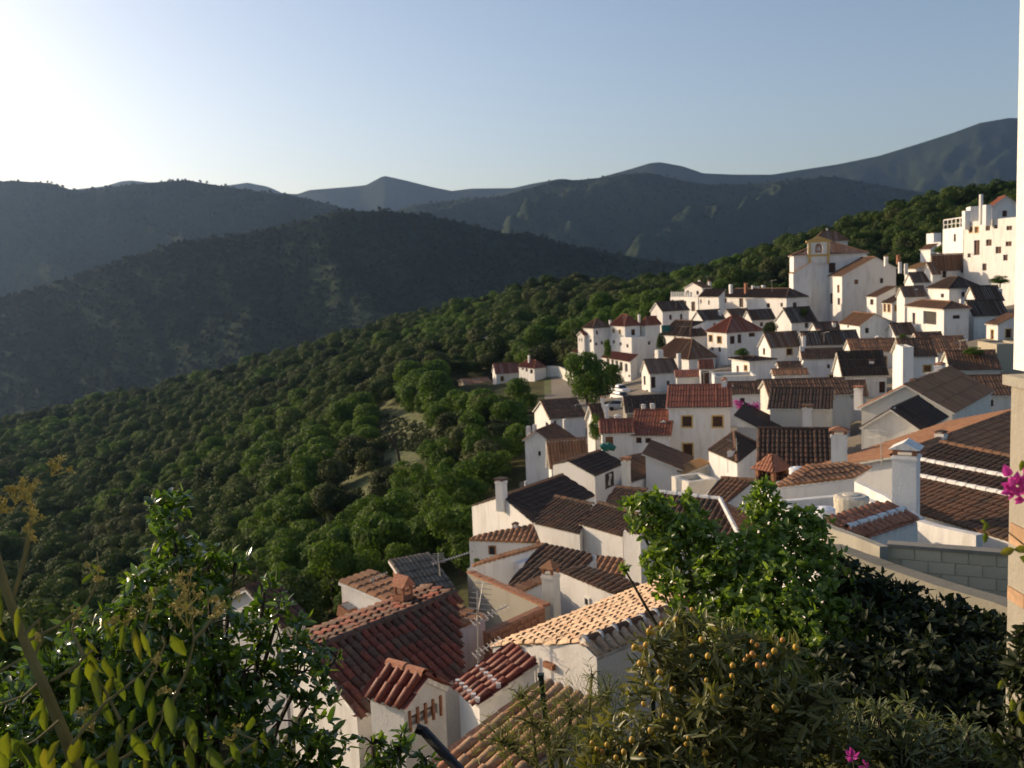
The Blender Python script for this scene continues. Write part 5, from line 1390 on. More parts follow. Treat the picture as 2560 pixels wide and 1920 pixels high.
# keep what the camera can see (crest test along each line of sight) plus a margin
def visible(c):
    x, y, z, rad, px, py, dd = c
    if not (-150 < px < 2700): return False
    top = z + rad * 1.6
    for k in (.25, .4, .55, .7, .8, .88, .94):
        if ter_z(x * k, y * k) > top * k + 1.0 and y * k > 45: return False
    return py - rad * 1.6 / dd * F < 1930
vis = [c for c in cand if visible(c)]
vis.sort(key=lambda c: -c[3] / c[6])
def zone(c):
    n = mnoise.noise((c[0] * .02 + 5, c[1] * .02, 1.0)) + g.uniform(-.35, .35)
    px, py = c[4], c[5]
    if px > 780 and py > 880 + (px - 780) * .05 and c[6] < 220: return 'b' if n > -.35 else 'o'
    if n > .34: return 'o'
    return 'b' if n < -.42 or (px > 640 and py > 1150 and n < -.05) else 'f'
KINDN = {'f': 'round dark green tree', 'o': 'grey-green bushy tree', 'b': 'fresh bright green leafy tree'}
def zone_label(kd, px, py, dd):
    if dd > 200 and px > 1900: w = 'on the skyline slope behind the church'
    elif dd > 185 and px > 1380: w = 'on the wooded rise behind the long white house'
    elif dd > 190: w = 'high in the dense wood near its ridge'
    elif px < 260 and py > 1620: w = 'low behind the hanging yellow-green leaves'
    elif px < 260 and py > 1480: w = 'behind the pale bent branches at the left'
    elif px < 260 and py > 1300: w = 'at the left edge below the ochre blossom tips'
    elif px < 520 and py > 1480: w = 'low on the slope behind the glossy shrub'
    elif px < 520 and py > 1250: w = 'on the slope around the top of the glossy shrub'
    elif px < 520: w = 'in the dense wood at the far left'
    elif px > 1150 and py < 1000: w = 'around the small slope houses and the power poles'
    elif px > 1020 and py < 1120: w = 'between the stone shed and the small meadow'
    elif px > 1000: w = 'close below the houses at the village edge'
    elif px > 840 and py < 1200: w = 'around the small grassy meadow'
    elif px > 760 and py > 1330: w = 'just above the near red-roofed house'
    elif px > 640 and py > 1200: w = 'in the gully left of the wide sunlit gable'
    else: w = 'in the middle of the dense wood'
    return KINDN[kd] + ' ' + w, 'trees ' + w
NIND = 292
for c in vis[:NIND]:
    x, y, z, rad, px, py, dd = c
    kd = zone(c); v = g.randrange(4); lod = 0 if dd < 150 else 1
    root = bpy.data.objects.new('tree', None); COL.objects.link(root); root.location = (x, y, z - .3)
    sc = rad / 3.0 * g.uniform(.95, 1.2)
    root.scale = (sc, sc, sc * g.uniform(.8, 1.15)); root.rotation_euler = (0, 0, g.uniform(0, 6.28))
    lb_ = zone_label(kd, px, py, dd); tag(root, lb_[0], 'tree', KINDN[kd] + 's ' + lb_[1][6:])
    obj_me('crown', crown_me(kd, v, lod), root); obj_me('trunk', TRUNKS[v], root)
def scatter(name, label, pts, protos, ng_name):
    """many far crowns as ONE object: points carrying instances"""
    me = bpy.data.meshes.new(name)
    me.vertices.add(len(pts)); me.vertices.foreach_set('co', np.array([p[:3] for p in pts], dtype=np.float32).ravel())
    a = me.attributes.new('sc', 'FLOAT_VECTOR', 'POINT'); a.data.foreach_set('vector', np.array([p[3] for p in pts], dtype=np.float32).ravel())
    a = me.attributes.new('rz', 'FLOAT_VECTOR', 'POINT'); a.data.foreach_set('vector', np.array([(0, 0, p[4]) for p in pts], dtype=np.float32).ravel())
    a = me.attributes.new('ix', 'INT', 'POINT'); a.data.foreach_set('value', np.array([p[5] for p in pts], dtype=np.int32))
    me.update()
    o = bpy.data.objects.new(name, me); COL.objects.link(o); tag(o, label, kind='stuff')
    pc = bpy.data.collections.new(ng_name)
    for i, pm in enumerate(protos):
        po = bpy.data.objects.new('%s_shape_%02d' % (ng_name, i), pm); pc.objects.link(po)
    ng = bpy.data.node_groups.new(ng_name, 'GeometryNodeTree')
    ng.interface.new_socket('Geometry', in_out='INPUT', socket_type='NodeSocketGeometry'); ng.interface.new_socket('Geometry', in_out='OUTPUT', socket_type='NodeSocketGeometry')
    gi = ng.nodes.new('NodeGroupInput'); go = ng.nodes.new('NodeGroupOutput'); ip = ng.nodes.new('GeometryNodeInstanceOnPoints'); ci = ng.nodes.new('GeometryNodeCollectionInfo')
    ci.inputs['Collection'].default_value = pc; ci.inputs['Separate Children'].default_value = True; ci.inputs['Reset Children'].default_value = True
    def na(nm, tp):
        n = ng.nodes.new('GeometryNodeInputNamedAttribute'); n.data_type = tp; n.inputs[0].default_value = nm
        return [s for s in n.outputs if s.enabled][0]
    L = ng.links.new
    L(gi.outputs[0], ip.inputs['Points']); L(ci.outputs[0], ip.inputs['Instance']); ip.inputs['Pick Instance'].default_value = True
    L(na('ix', 'INT'), ip.inputs['Instance Index']); L(na('sc', 'FLOAT_VECTOR'), ip.inputs['Scale'])
    er = ng.nodes.new('FunctionNodeEulerToRotation'); L(na('rz', 'FLOAT_VECTOR'), er.inputs[0]); L(er.outputs[0], ip.inputs['Rotation'])
    L(ip.outputs[0], go.inputs[0])
    md = o.modifiers.new('scatter', 'NODES'); md.node_group = ng
    return o
kinds = ['f', 'f', 'f', 'f', 'o', 'o', 'b', 'b']
pts = []
for c in vis[NIND:]:
    x, y, z, rad, px, py, dd = c
    kd = zone(c); ix = {'f': g.randrange(4), 'o': 4 + g.randrange(2), 'b': 6 + g.randrange(2)}[kd]
    s = rad / 3.0 * g.uniform(.95, 1.2)
    pts.append((x, y, z - .3, (s, s, s * g.uniform(.8, 1.15)), g.uniform(0, 6.28), ix))
scatter('forest', 'dense wood of round green crowns covering the hillside to its ridge', pts, [crown_me(k, i % 4, 1) for i, k in enumerate(kinds)], 'crown_shapes')
# wooded mountains: crowns over the near slopes and along the skylines
def wood_on(Rg, name, label, n, size, seed, tmax=.8, kd='m'):
    Vg, pxs, ts = Rg; gg = np.random.default_rng(seed); out = []
    nt_, nx_ = Vg.shape[:2]
    t0 = int(np.argmin(np.abs(ts)))
    lo, hi = np.searchsorted(pxs, -120), np.searchsorted(pxs, 2650)
    for k in range(n):
        i = t0 - 1 + int((nt_ - t0) * tmax * gg.random() ** 1.1); j = gg.integers(lo, hi)
        i = min(i, nt_ - 2); a, b = gg.random(), gg.random()
        p = Vg[i, j] * (1 - a) * (1 - b) + Vg[i + 1, j] * a * (1 - b) + Vg[i, j + 1] * (1 - a) * b + Vg[i + 1, j + 1] * a * b
        nn = mnoise.noise((p[0] * .008, p[1] * .008, seed))
        if nn > .3 and gg.random() < .6: continue
        s = size * gg.uniform(.6, 1.3) / 3.0
        out.append((p[0], p[1], p[2] - size * .25, (s, s, s * gg.uniform(.7, 1.2)), gg.uniform(0, 6.28), int(gg.integers(0, 4)) if nn < .1 or gg.random() < .5 else 4))
    scatter(name, label, out, [crown_me(kd, v, 2) for v in range(4)] + [crown_me('o', 0, 2)], name + '_shapes')
wood_on(R1, 'mountain_wood', 'woodland on the dark near ridge', 16000, 2.7, 1)
wood_on(R2, 'mountain_wood', 'woodland on the broad left mountain', 9000, 3.2, 2, .6)
wood_on(R4, 'mountain_wood', 'woodland on the spurs behind the church', 5000, 3.6, 3, .5)

# ------------------------------------------------------------------ air
HAZE = 0.000047
hb = MB(); hb.box((-7600, -120, -431), (7600, 6750, 820))
hz = hb.build('haze', newmat('haze_air')[0]); hz['kind'] = 'stuff'; hz['label'] = 'blue evening haze in the valley air'
hm = hz.data.materials[0]; nt = hm.node_tree; out = [n for n in nt.nodes if n.type == 'OUTPUT_MATERIAL'][0]
pv_ = nt.nodes.new('ShaderNodeVolumePrincipled'); pv_.inputs['Color'].default_value = (.38, .60, 1.0, 1); pv_.inputs['Density'].default_value = HAZE
pv_.inputs['Anisotropy'].default_value = .5
nt.links.new(pv_.outputs[0], out.inputs['Volume'])
# ------------------------------------------------------------------ plants in front of the camera
M['leaf_gloss'] = leaf_mat('glossy_dark_leaves', [(.034, .072, .016), (.055, .105, .022), (.09, .15, .03), (.14, .20, .04)], .36, .15, .8, (1.5, 1.7, .4), .1)
M['leaf_big'] = leaf_mat('large_yellow_green_leaves', [(.050, .085, .016), (.080, .120, .022), (.115, .145, .026), (.06, .10, .02), (.15, .145, .03)], .50, .4, .4, (1.3, 1.25, .4), .9)
M['leaf_bush'] = leaf_mat('round_green_leaves', [(.070, .12, .024), (.12, .195, .036), (.185, .27, .055), (.24, .31, .09)], .48, .3, .5, (1.4, 1.5, .45), .1)
M['leaf_loquat'] = leaf_mat('long_olive_leaves', [(.065, .085, .024), (.115, .13, .038), (.17, .17, .058), (.24, .22, .095)], .3, .45, .4, (1.3, 1.3, .5), .1)
M['leaf_silver'] = leaf_mat('grey_green_narrow_leaves', [(.10, .125, .05), (.16, .185, .08), (.24, .25, .13)], .3, .5, .35, (1.2, 1.3, .6), .1)
M['leaf_dark'] = leaf_mat('dark_hedge_leaves', [(.014, .022, .008), (.022, .034, .011), (.034, .046, .014)], .25, .55, .3, (1.3, 1.4, .5), .1)
M['leaf_stem'] = leaf_mat('pale_green_stems', [(.10, .14, .03), (.16, .19, .05), (.21, .21, .07)], .4, .6, .3, (1.2, 1.2, .5), .1)
M['twig'] = plain('olive_bark', (.13, .115, .045), .8, var=.3)
M['twig_dark'] = plain('dark_twig', (.05, .04, .025), .9)
M['blossom'] = plain('ochre_blossom', (.36, .29, .08), .8, var=.4, scale=60)
M['fruit'] = plain('ripe_yellow_fruit', (.52, .30, .035), .45, .4, var=.25, scale=25)
M['fruit_o'] = plain('ripe_orange_fruit', (.44, .20, .035), .45, .4, var=.25, scale=25)
M['magenta'] = leaf_mat('magenta_bracts', [(.50, .055, .30), (.62, .09, .40)], .45, .5, .2, (1.1, .9, 1.1), .5)
M['green_paint'] = plain('dark_green_paint', (.012, .022, .014), .5)
M['black_paint'] = plain('black_painted_metal', (.012, .012, .013), .45)
def leaf_frames(p, d, n, L, Wd, fold=.25, droop=.0):
    """arrays of folded leaves: base p, direction d, up normal n, length L, width Wd -> verts, quads"""
    d = d / np.linalg.norm(d, axis=1)[:, None]
    s = np.cross(d, n); s /= (np.linalg.norm(s, axis=1)[:, None] + 1e-9); u = np.cross(s, d)
    L = L[:, None]; Wd = Wd[:, None]; k = len(p)
    V = np.empty((k, 8, 3))
    mid = p + d * L * .45 - u * L * droop * .25; tip = p + d * L - u * L * droop
    q1 = p + d * L * .22; q2 = p + d * L * .72 - u * L * droop * .55
    V[:, 0] = p; V[:, 1] = q1 + s * Wd * .42 + u * Wd * fold * .8; V[:, 2] = q2 + s * Wd * .36 + u * Wd * fold * .6 ; V[:, 3] = tip
    V[:, 4] = q2 - s * Wd * .36 + u * Wd * fold * .6; V[:, 5] = q1 - s * Wd * .42 + u * Wd * fold * .8; V[:, 6] = q1; V[:, 7] = q2
    b = np.arange(k)[:, None] * 8
    Q = np.concatenate([b + np.array([[0, 6, 1, 1]]), b + np.array([[1, 6, 7, 2]]), b + np.array([[2, 7, 3, 3]]), b + np.array([[0, 5, 6, 6]]), b + np.array([[5, 4, 7, 6]]), b + np.array([[4, 3, 7, 7]])], 0)
    return V.reshape(-1, 3), Q
def mesh_tri(name, V, Q, mat, smooth=False):
    me = bpy.data.meshes.new(name)
    me.from_pydata([tuple(v) for v in V], [], [tuple(dict.fromkeys(q)) for q in Q.tolist()])
    me.materials.append(mat)
    if smooth: me.polygons.foreach_set('use_smooth', [True] * len(me.polygons))
    me.update(); return me
LEAFC = {}
def fine_leaf(ratio, droop, mat, fold=.25, nr=9):
    V = []; Q = []
    for i in range(nr):
        t = i / (nr - 1); w = ratio * .5 * (math.sin(math.pi * t ** .8) ** .85 if 0 < t < 1 else .02); z = -droop * t * t + .03 * math.sin(t * 9)
        for k, e in enumerate((-1, -.5, 0, .5, 1)):
            V.append((w * e * (1 + .06 * math.sin(i * 2.3 + k)), t * .97 + .0, z + abs(e) ** 1.3 * w * fold * 2.0))
    for i in range(nr - 1):
        for k in range(4): Q.append((i * 5 + k, i * 5 + k + 1, i * 5 + k + 6, i * 5 + k + 5))
    return mesh_np('leaf', V, Q, mat, True)
def leaf_object(name, parent, p, d, n, L, Wd, mat, droop=.15, fold=.25):
    k = (mat.name, round(Wd / L, 1), round(droop, 1))
    if k not in LEAFC:
        LEAFC[k] = fine_leaf(max(.1, round(Wd / L, 1)), round(droop, 1), mat, fold, 9 if mat.name.startswith('large') else 6)
    o = bpy.data.objects.new(name, LEAFC[k]); COL.objects.link(o); o.parent = parent
    d = Vector(d).normalized(); n = Vector(n); s = d.cross(n).normalized(); u = s.cross(d)
    o.matrix_local = Matrix.Translation(Vector(p) - parent_origin(parent)) @ Matrix((s, d, u)).transposed().to_4x4() @ Matrix.Scale(L, 4)
    return o
def shrub(name, label, blobs, nwhorl, per, L, ratio, mat, seed, parts=0, droop=.2, upb=.5, shell=.55, stems=(), cat='shrub', whorl_r=1.0, stem_mat='twig_dark', root_at=None):
    """leafy plant: whorls of folded leaves through the blobs (px, py, radius px, D); the largest leaves in view are parts of their own"""
    gg = np.random.default_rng(seed)
    B = [(P(x, y, D), r_ / F * D) for x, y, r_, D in blobs]
    w = np.array([b[1] ** 2.2 for b in B]); w /= w.sum()
    c = np.zeros((nwhorl, 3)); dirs = np.zeros((nwhorl, 3))
    for i, k in enumerate(gg.choice(len(B), nwhorl, p=w)):
        q, r_ = B[k]; d = gg.normal(size=3); d /= np.linalg.norm(d)
        rr = r_ * (1 - shell * gg.random() ** 1.6)
        c[i] = np.array(q) + d * rr * np.array([1, 1, 1.0]); dirs[i] = d + np.array([0, 0, upb]) + gg.normal(size=3) * .3
    dirs /= np.linalg.norm(dirs, axis=1)[:, None]
    idx = np.repeat(np.arange(nwhorl), per); k = len(idx)
    t = gg.normal(size=(k, 3)); ax = dirs[idx]; t -= ax * (t * ax).sum(1)[:, None]; t /= np.linalg.norm(t, axis=1)[:, None]
    op = gg.uniform(.35, 1.0, k)[:, None]
    d = ax * (1 - op * .75) + t * op; n = ax + gg.normal(size=(k, 3)) * .35
    LL = L * gg.uniform(.55, 1.2, k); WW = LL * ratio * gg.uniform(.8, 1.15, k)
    p = c[idx] - ax * (gg.uniform(0, 1.0, k) * L * .7)[:, None] + t * (L * .06)
    cen = sum((b[0] for b in B), Vector((0, 0, 0))) / len(B)
    base = Vector((cen.x, cen.y, ter_z(cen.x, cen.y))) if root_at is None else root_at
    root = empty(name, base, label, cat)
    pick = np.zeros(k, bool)
    if parts:
        cf, cr, cu = np.array(CF), np.array(CR), np.array(CU)
        dd = p @ cf; px = CX + F * (p @ cr) / dd; py = CY - F * (p @ cu) / dd
        inside = (px > 5) & (px < 2555) & (py > 5) & (py < 1915)
        face = np.abs(((n / np.linalg.norm(n, axis=1)[:, None]) * (p / np.linalg.norm(p, axis=1)[:, None])).sum(1))
        score = np.where(inside, LL / dd * (.4 + face), 0) * (1 + .8 * ((p - c.mean(0)) @ -cf > 0))
        pick[np.argsort(-score)[:parts]] = True
        for i in np.nonzero(pick)[0]:
            leaf_object('leaf', root, p[i], d[i], n[i], float(LL[i]), float(WW[i]), mat, droop)
    r_ = ~pick
    V, Q = leaf_frames(p[r_], d[r_], n[r_], LL[r_], WW[r_], .25, droop)
    o = obj_me('foliage', mesh_tri('foliage', V - np.array(base), Q, mat, True), root); o['kind'] = 'stuff'
    b = MB()
    for (q, r_) in B:
        m_ = base + (q - base) * .5 + Vector((gg.uniform(-.1, .1), gg.uniform(-.1, .1), .1))
        b.tube([base - Vector((0, 0, .2)), m_, q], [.035, .022, .01], 5)
    for i in gg.choice(nwhorl, min(nwhorl, 160), replace=False):
        q = min(B, key=lambda e: (e[0] - Vector(c[i])).length)[0]
        b.tube([q, (q + Vector(c[i])) / 2 + Vector((0, 0, .02)), Vector(c[i])], [.007, .005, .003], 4, 0, False)
    for st in stems: b.tube([P(*s[:3]) for s in st], [s[3] for s in st], 6)
    b.build('stems', M[stem_mat], root, origin=base)
    return root
# glossy dark shrub at the left
shrub('glossy_shrub', 'tall dark shrub with small glossy leaves glinting in the sun at the lower left',
  [(420, 1280, 62, 5.6), (430, 1400, 85, 5.6), (410, 1500, 110, 5.5), (520, 1420, 70, 5.7), (590, 1400, 40, 5.8), (330, 1520, 90, 5.4), (520, 1560, 120, 5.6), (400, 1680, 170, 5.5), (610, 1680, 140, 5.7), (690, 1560, 75, 5.9),
   (760, 1680, 85, 5.9), (700, 1800, 150, 5.8), (500, 1850, 190, 5.5), (250, 1640, 130, 5.3), (180, 1760, 170, 5.2), (60, 1740, 120, 5.2), (300, 1880, 180, 5.2), (790, 1850, 90, 5.9), (660, 1480, 40, 5.9), (840, 1640, 30, 6.0), (90, 1880, 150, 5.1)],
  1150, 6, .085, .50, M['leaf_gloss'], 21, 290, .25, .8, .5, cat='shrub')
# yellow-green tree with big hanging leaves, close by
tr = empty('young_tree', P(210, 2150, 2.6), 'close young tree with pale bent branches, ochre blossom tips and big yellow-green hanging leaves', 'tree')
br = [[(-30, 1330, 2.5, .013), (20, 1490, 2.5, .011), (60, 1600, 2.5, .012), (112, 1720, 2.5, .0135), (170, 1860, 2.55, .016), (215, 2000, 2.6, .02), (215, 2150, 2.6, .026)]]
tw = [[(30, 1500), (58, 1400), (74, 1310), (76, 1235), (95, 1195), (128, 1168)], [(35, 1490), (66, 1390), (80, 1300), (80, 1245), (70, 1215)], [(-40, 1330), (0, 1260), (35, 1235)], [(75, 1600), (150, 1562), (215, 1510), (243, 1460), (246, 1405), (243, 1380)],
      [(-20, 1690), (40, 1655), (78, 1632)], [(128, 1702), (190, 1665), (225, 1630), (236, 1625)], [(60, 1590), (100, 1545), (97, 1580)], [(105, 1700), (60, 1740), (0, 1760)], [(430, 1760), (466, 1680), (486, 1600), (476, 1530), (470, 1440)], [(486, 1600), (525, 1555), (545, 1525), (560, 1500)],
      [(350, 1745), (390, 1670), (412, 1610), (405, 1590)], [(180, 1860), (260, 1760), (350, 1690), (395, 1640)], [(200, 1930), (330, 1830), (430, 1760)], [(150, 1800), (90, 1850), (30, 1880)], [(355, 1590), (366, 1545), (378, 1515)], [(300, 1900), (380, 1850), (405, 1800), (408, 1760)], [(210, 1640), (180, 1580), (190, 1530)],
      [(300, 1800), (270, 1740), (240, 1690)], [(560, 1910), (620, 1870), (640, 1850), (585, 1830)], [(78, 1660), (108, 1590), (104, 1570)]]
b = MB(); b.tube([P(*s[:3]) for s in br[0]], [s[3] for s in br[0]], 8); b.build('stem', M['twig'], tr, True)
rt = random.Random(5)
tips = []
for t in tw:
    D0 = 2.5 + rt.uniform(-.12, .2); n = len(t); b = MB()
    pts = [P(x, y, D0 + .02 * i) for i, (x, y) in enumerate(t)]
    b.tube(pts, [.005 - .003 * i / (n - 1) for i in range(n)], 6); b.build('branch', M['twig'], tr, True)
    tips.append(pts[-1])
    for p_ in pts[1:-1]: tips.append(p_ + (pts[-1] - p_) * .3)
def blossom(at, r_, n):
    b = MB()
    hubs = [at + Vector((rt.gauss(0, .4), rt.gauss(0, .4), rt.gauss(0, .5))) * r_ for _ in range(5)]
    for hq in hubs: b.tube([at - CU * r_ * .6, hq], [.0016, .001], 4, 0, False)
    for k in range(n * 2):
        hq = hubs[k % 5]; d = Vector((rt.gauss(0, 1), rt.gauss(0, 1), rt.gauss(.4, 1))).normalized(); q = hq + d * r_ * rt.uniform(.12, .34)
        b.tube([hq, q], [.0007, .0005], 3, 0, False)
        for m_ in range(3):
            e = Vector((rt.gauss(0, 1), rt.gauss(0, 1), rt.gauss(0, 1))).normalized(); s_ = rt.uniform(.002, .0042); f_ = e.orthogonal().normalized() * s_ * .7; q2 = q + e * s_ * .7
            b.poly([q2 + e * s_, q2 + f_, q2 - e * s_, q2 - f_])
    b.build('blossom', M['blossom'], tr)
for (x, y, r_) in ((128, 1168, 40), (60, 1215, 45), (75, 1225, 30), (35, 1235, 35), (18, 1265, 30), (75, 1330, 25), (82, 1295, 28), (470, 1450, 45), (465, 1500, 40), (470, 1545, 45), (560, 1508, 42), (545, 1530, 25), (378, 1515, 28), (243, 1440, 25), (190, 1535, 18), (285, 1545, 30), (320, 1540, 25), (390, 1650, 20), (235, 1810, 40), (585, 1830, 30), (410, 1720, 22), (95, 1590, 18), (75, 1275, 20)):
    blossom(P(x, y, 2.5 + rt.uniform(-.1, .15)), r_ / F * 2.5, int(r_ * .9))
# (base px, py, length px, angle in the picture from straight down, width ratio)
big = [(108, 1745, 118, 4, .40), (45, 1518, 92, 2, .28), (5, 1470, 120, 8, .5), (0, 1560, 60, -10, .5), (303, 1652, 80, 2, .36), (262, 1640, 100, -22, .42), (285, 1690, 92, 20, .34), (150, 1705, 60, -80, .34), (195, 1715, 90, 10, .40), (250, 1720, 120, -18, .36), (270, 1755, 80, -5, .4),
       (345, 1690, 95, -8, .32), (385, 1740, 110, 8, .34), (340, 1770, 90, 18, .38), (420, 1740, 120, -16, .32), (470, 1790, 110, -14, .36), (200, 1840, 110, 20, .42), (310, 1800, 105, 4, .30), (330, 1830, 120, -20, .34), (410, 1850, 80, -2, .30), (470, 1860, 90, -10, .36), (520, 1870, 90, -40, .42), (575, 1860, 80, -24, .32),
       (265, 1545, 70, -12, .36), (305, 1550, 95, -4, .25), (312, 1560, 90, 14, .25), (335, 1570, 110, -12, .25), (290, 1560, 60, 30, .3), (352, 1580, 90, -14, .28), (20, 1830, 110, 10, .45), (60, 1840, 100, -22, .5), (110, 1870, 100, -10, .45), (0, 1880, 90, 0, .5), (150, 1850, 90, 30, .4), (220, 1890, 90, -10, .45),
       (205, 1460, 60, -130, .4), (265, 1430, 50, 120, .4), (632, 1790, 60, 20, .5), (645, 1850, 70, 14, .5), (545, 1835, 40, 150, .5), (535, 1850, 38, 60, .5), (560, 1850, 40, -60, .5), (232, 1790, 30, 60, .6), (60, 1670, 50, 15, .4), (410, 1690, 50, -160, .35), (280, 1860, 110, -4, .36), (375, 1880, 90, 12, .36), (440, 1900, 80, 0, .4), (170, 1900, 90, 8, .45), (330, 1900, 80, -16, .4), (20, 1920, 60, 0, .5), (100, 1770, 60, 40, .4)]
for (x, y, l_, an, wr) in big:
    D0 = 2.4 + rt.uniform(-.1, .2); p0 = P(x, y, D0); a = R(an)
    d = (-CU * math.cos(a) - CR * math.sin(a)) + CF * rt.uniform(-.3, .3)
    n = -CF + CR * rt.uniform(-.7, .7) + CU * rt.uniform(-.2, .4)
    leaf_object('leaf', tr, p0, d, n, l_ * .86 / F * D0, l_ * .86 / F * D0 * wr * .86, M['leaf_big'], rt.choice((.0, .1, .2)), .3)
for k in range(24):
    q = tips[rt.randrange(len(tips))]; px, py, dd = proj(q)
    if py < 1580 : continue
    d = -CU + CR * rt.uniform(-.6, .6) + CF * rt.uniform(-.4, .4); n = -CF + CR * rt.uniform(-.9, .9) + CU * rt.uniform(-.3, .5); l_ = rt.uniform(.06, .11)
    leaf_object('leaf', tr, q + CR * rt.uniform(-.05, .05) + CU * rt.uniform(-.04, .04), d, n, l_, l_ * rt.choice((.3, .4)), M['leaf_big'], rt.choice((.1, .2, .3)), .3)
# round-leaved green bush, centre right
shrub('leafy_bush', 'big fresh green bush with small round leaves right of the tan roof',
  [(1620, 1290, 60, 9.5), (1700, 1330, 85, 9.5), (1780, 1380, 80, 9.3), (1660, 1400, 60, 9.3), (1640, 1250, 26, 9.6), (1720, 1250, 24, 9.6), (1570, 1260, 18, 9.6), (1910, 1210, 30, 9.6), (1905, 1270, 50, 9.5), (1940, 1330, 80, 9.4), (1900, 1400, 90, 9.2), (1990, 1290, 24, 9.5), (2030, 1310, 45, 9.4), (2040, 1390, 70, 9.2),
   (1830, 1460, 110, 9.0), (1950, 1500, 130, 8.8), (2080, 1490, 90, 8.8), (2150, 1480, 60, 8.8), (1720, 1470, 60, 9.0), (1860, 1600, 130, 8.6), (2000, 1620, 130, 8.4), (2130, 1590, 90, 8.4), (1660, 1480, 30, 9.1), (1560, 1420, 14, 9.4), (2230, 1530, 60, 8.6)],
  3300, 5, .078, .62, M['leaf_bush'], 33, 180, .15, .6, .75, cat='bush')
# fruit tree, bottom centre
ft = shrub('fruit_tree', 'small tree with long olive leaves and many yellow-orange fruits at the bottom centre',
  [(1640, 1640, 70, 5.6), (1720, 1600, 80, 5.7), (1800, 1640, 110, 5.6), (1880, 1700, 110, 5.5), (1650, 1740, 100, 5.5), (1760, 1780, 130, 5.4), (1900, 1830, 130, 5.3), (1600, 1860, 110, 5.3), (1500, 1880, 80, 5.4), (1740, 1900, 130, 5.2), (2020, 1760, 90, 5.4), (2050, 1880, 110, 5.3), (1690, 1560, 40, 5.8), (1960, 1620, 50, 5.6)],
  760, 6, .105, .24, M['leaf_loquat'], 45, 100, .25, .5, .6, cat='fruit tree', stem_mat='twig')
fr = [(1628, 1568), (1632, 1582), (1622, 1578), (1586, 1618), (1600, 1622), (1615, 1612), (1690, 1548), (1730, 1524), (1650, 1680), (1655, 1560), (1618, 1710), (1682, 1724), (1695, 1800), (1690, 1820), (1660, 1790), (1626, 1826), (1480, 1858), (1492, 1872), (1505, 1878), (1518, 1862), (1540, 1894), (1560, 1880), (1604, 1890), (1716, 1860), (1720, 1845), (1690, 1890), (1764, 1882),
      (1880, 1604), (1893, 1612), (1870, 1640), (1862, 1650), (1882, 1636), (1895, 1664), (1912, 1662), (1922, 1640), (1936, 1628), (1957, 1600), (1942, 1776), (1936, 1768), (1990, 1618), (1830, 1690), (1832, 1664), (1770, 1640), (1754, 1600), (1766, 1700), (2330, 1898), (2336, 1890), (1730, 1640), (1600, 1658), (1612, 1660), (1805, 1740), (1610, 1760), (1580, 1850)]
fm = {}
for nm in ('fruit', 'fruit_o'):
    V = []; Q = []
    for i in range(7):
        th = math.pi * i / 6
        for k in range(9): V.append((math.sin(th) * math.cos(k * 2 * math.pi / 9), math.sin(th) * math.sin(k * 2 * math.pi / 9), math.cos(th) * 1.15))
    for i in range(6):
        for k in range(9): Q.append((i * 9 + k, i * 9 + (k + 1) % 9, (i + 1) * 9 + (k + 1) % 9, (i + 1) * 9 + k))
    fm[nm] = mesh_np('fruit', V, Q, M[nm], True)
for i, (x, y) in enumerate(fr):
    D0 = 5.05 if x < 2200 else 6.2
    o = obj_me('fruit', fm['fruit_o' if (1855 < x < 1930 and y < 1670) or x > 2200 or i % 9 == 0 else 'fruit'], ft, P(x, y, D0) - parent_origin(ft)); s_ = rt.uniform(5, 8.2) / F * D0; o.scale = (s_, s_, s_)
    o.rotation_euler = (rt.uniform(-.5, .5), rt.uniform(-.5, .5), 0)
# dark hedge at the right, silver-green shrub under it, pale stems over the mossy roof
shrub('dark_hedge', 'dark shaded hedge filling the right corner below the block wall',
  [(2200, 1600, 100, 8.2), (2320, 1590, 90, 8.2), (2420, 1620, 90, 8.0), (2520, 1640, 90, 7.8), (2300, 1720, 140, 7.6), (2450, 1760, 150, 7.4), (2180, 1740, 100, 7.6), (2560, 1780, 130, 7.2), (2360, 1880, 140, 7.2), (2520, 1900, 150, 7.0), (2260, 1540, 50, 8.4), (2120, 1680, 90, 7.9), (2380, 1540, 40, 8.3), (2480, 1570, 45, 8.1), (2580, 1600, 60, 7.9), (2200, 1475, 48, 8.6), (2290, 1505, 45, 8.5), (2380, 1535, 45, 8.4), (2460, 1560, 42, 8.3), (2540, 1585, 45, 8.2), (2130, 1440, 45, 8.7)],
  4200, 5, .085, .5, M['leaf_dark'], 51, 60, .2, .5, .6, cat='hedge')
shrub('silver_shrub', 'grey-green shrub with upright narrow leaves at the bottom right',
  [(2100, 1800, 60, 5.6), (2200, 1830, 80, 5.6), (2330, 1830, 60, 5.7), (2420, 1850, 60, 5.7), (2250, 1900, 120, 5.5), (2420, 1910, 90, 5.5), (2130, 1900, 100, 5.5), (2480, 1880, 40, 5.7), (2260, 1760, 30, 5.8)],
  420, 6, .085, .24, M['leaf_silver'], 57, 60, .1, 1.2, .6)
shrub('pale_stem_plant', 'thin pale green stems growing up in front of the mossy roof',
  [(1330, 1810, 90, 8.0), (1430, 1780, 100, 8.0), (1520, 1740, 70, 8.0), (1260, 1860, 80, 8.0), (1400, 1880, 110, 7.8), (1520, 1850, 90, 7.8), (1480, 1690, 40, 8.2), (1300, 1740, 40, 8.2)],
  460, 5, .10, .10, M['leaf_stem'], 63, 0, .3, 1.2, .9, cat='plant', stem_mat='twig')
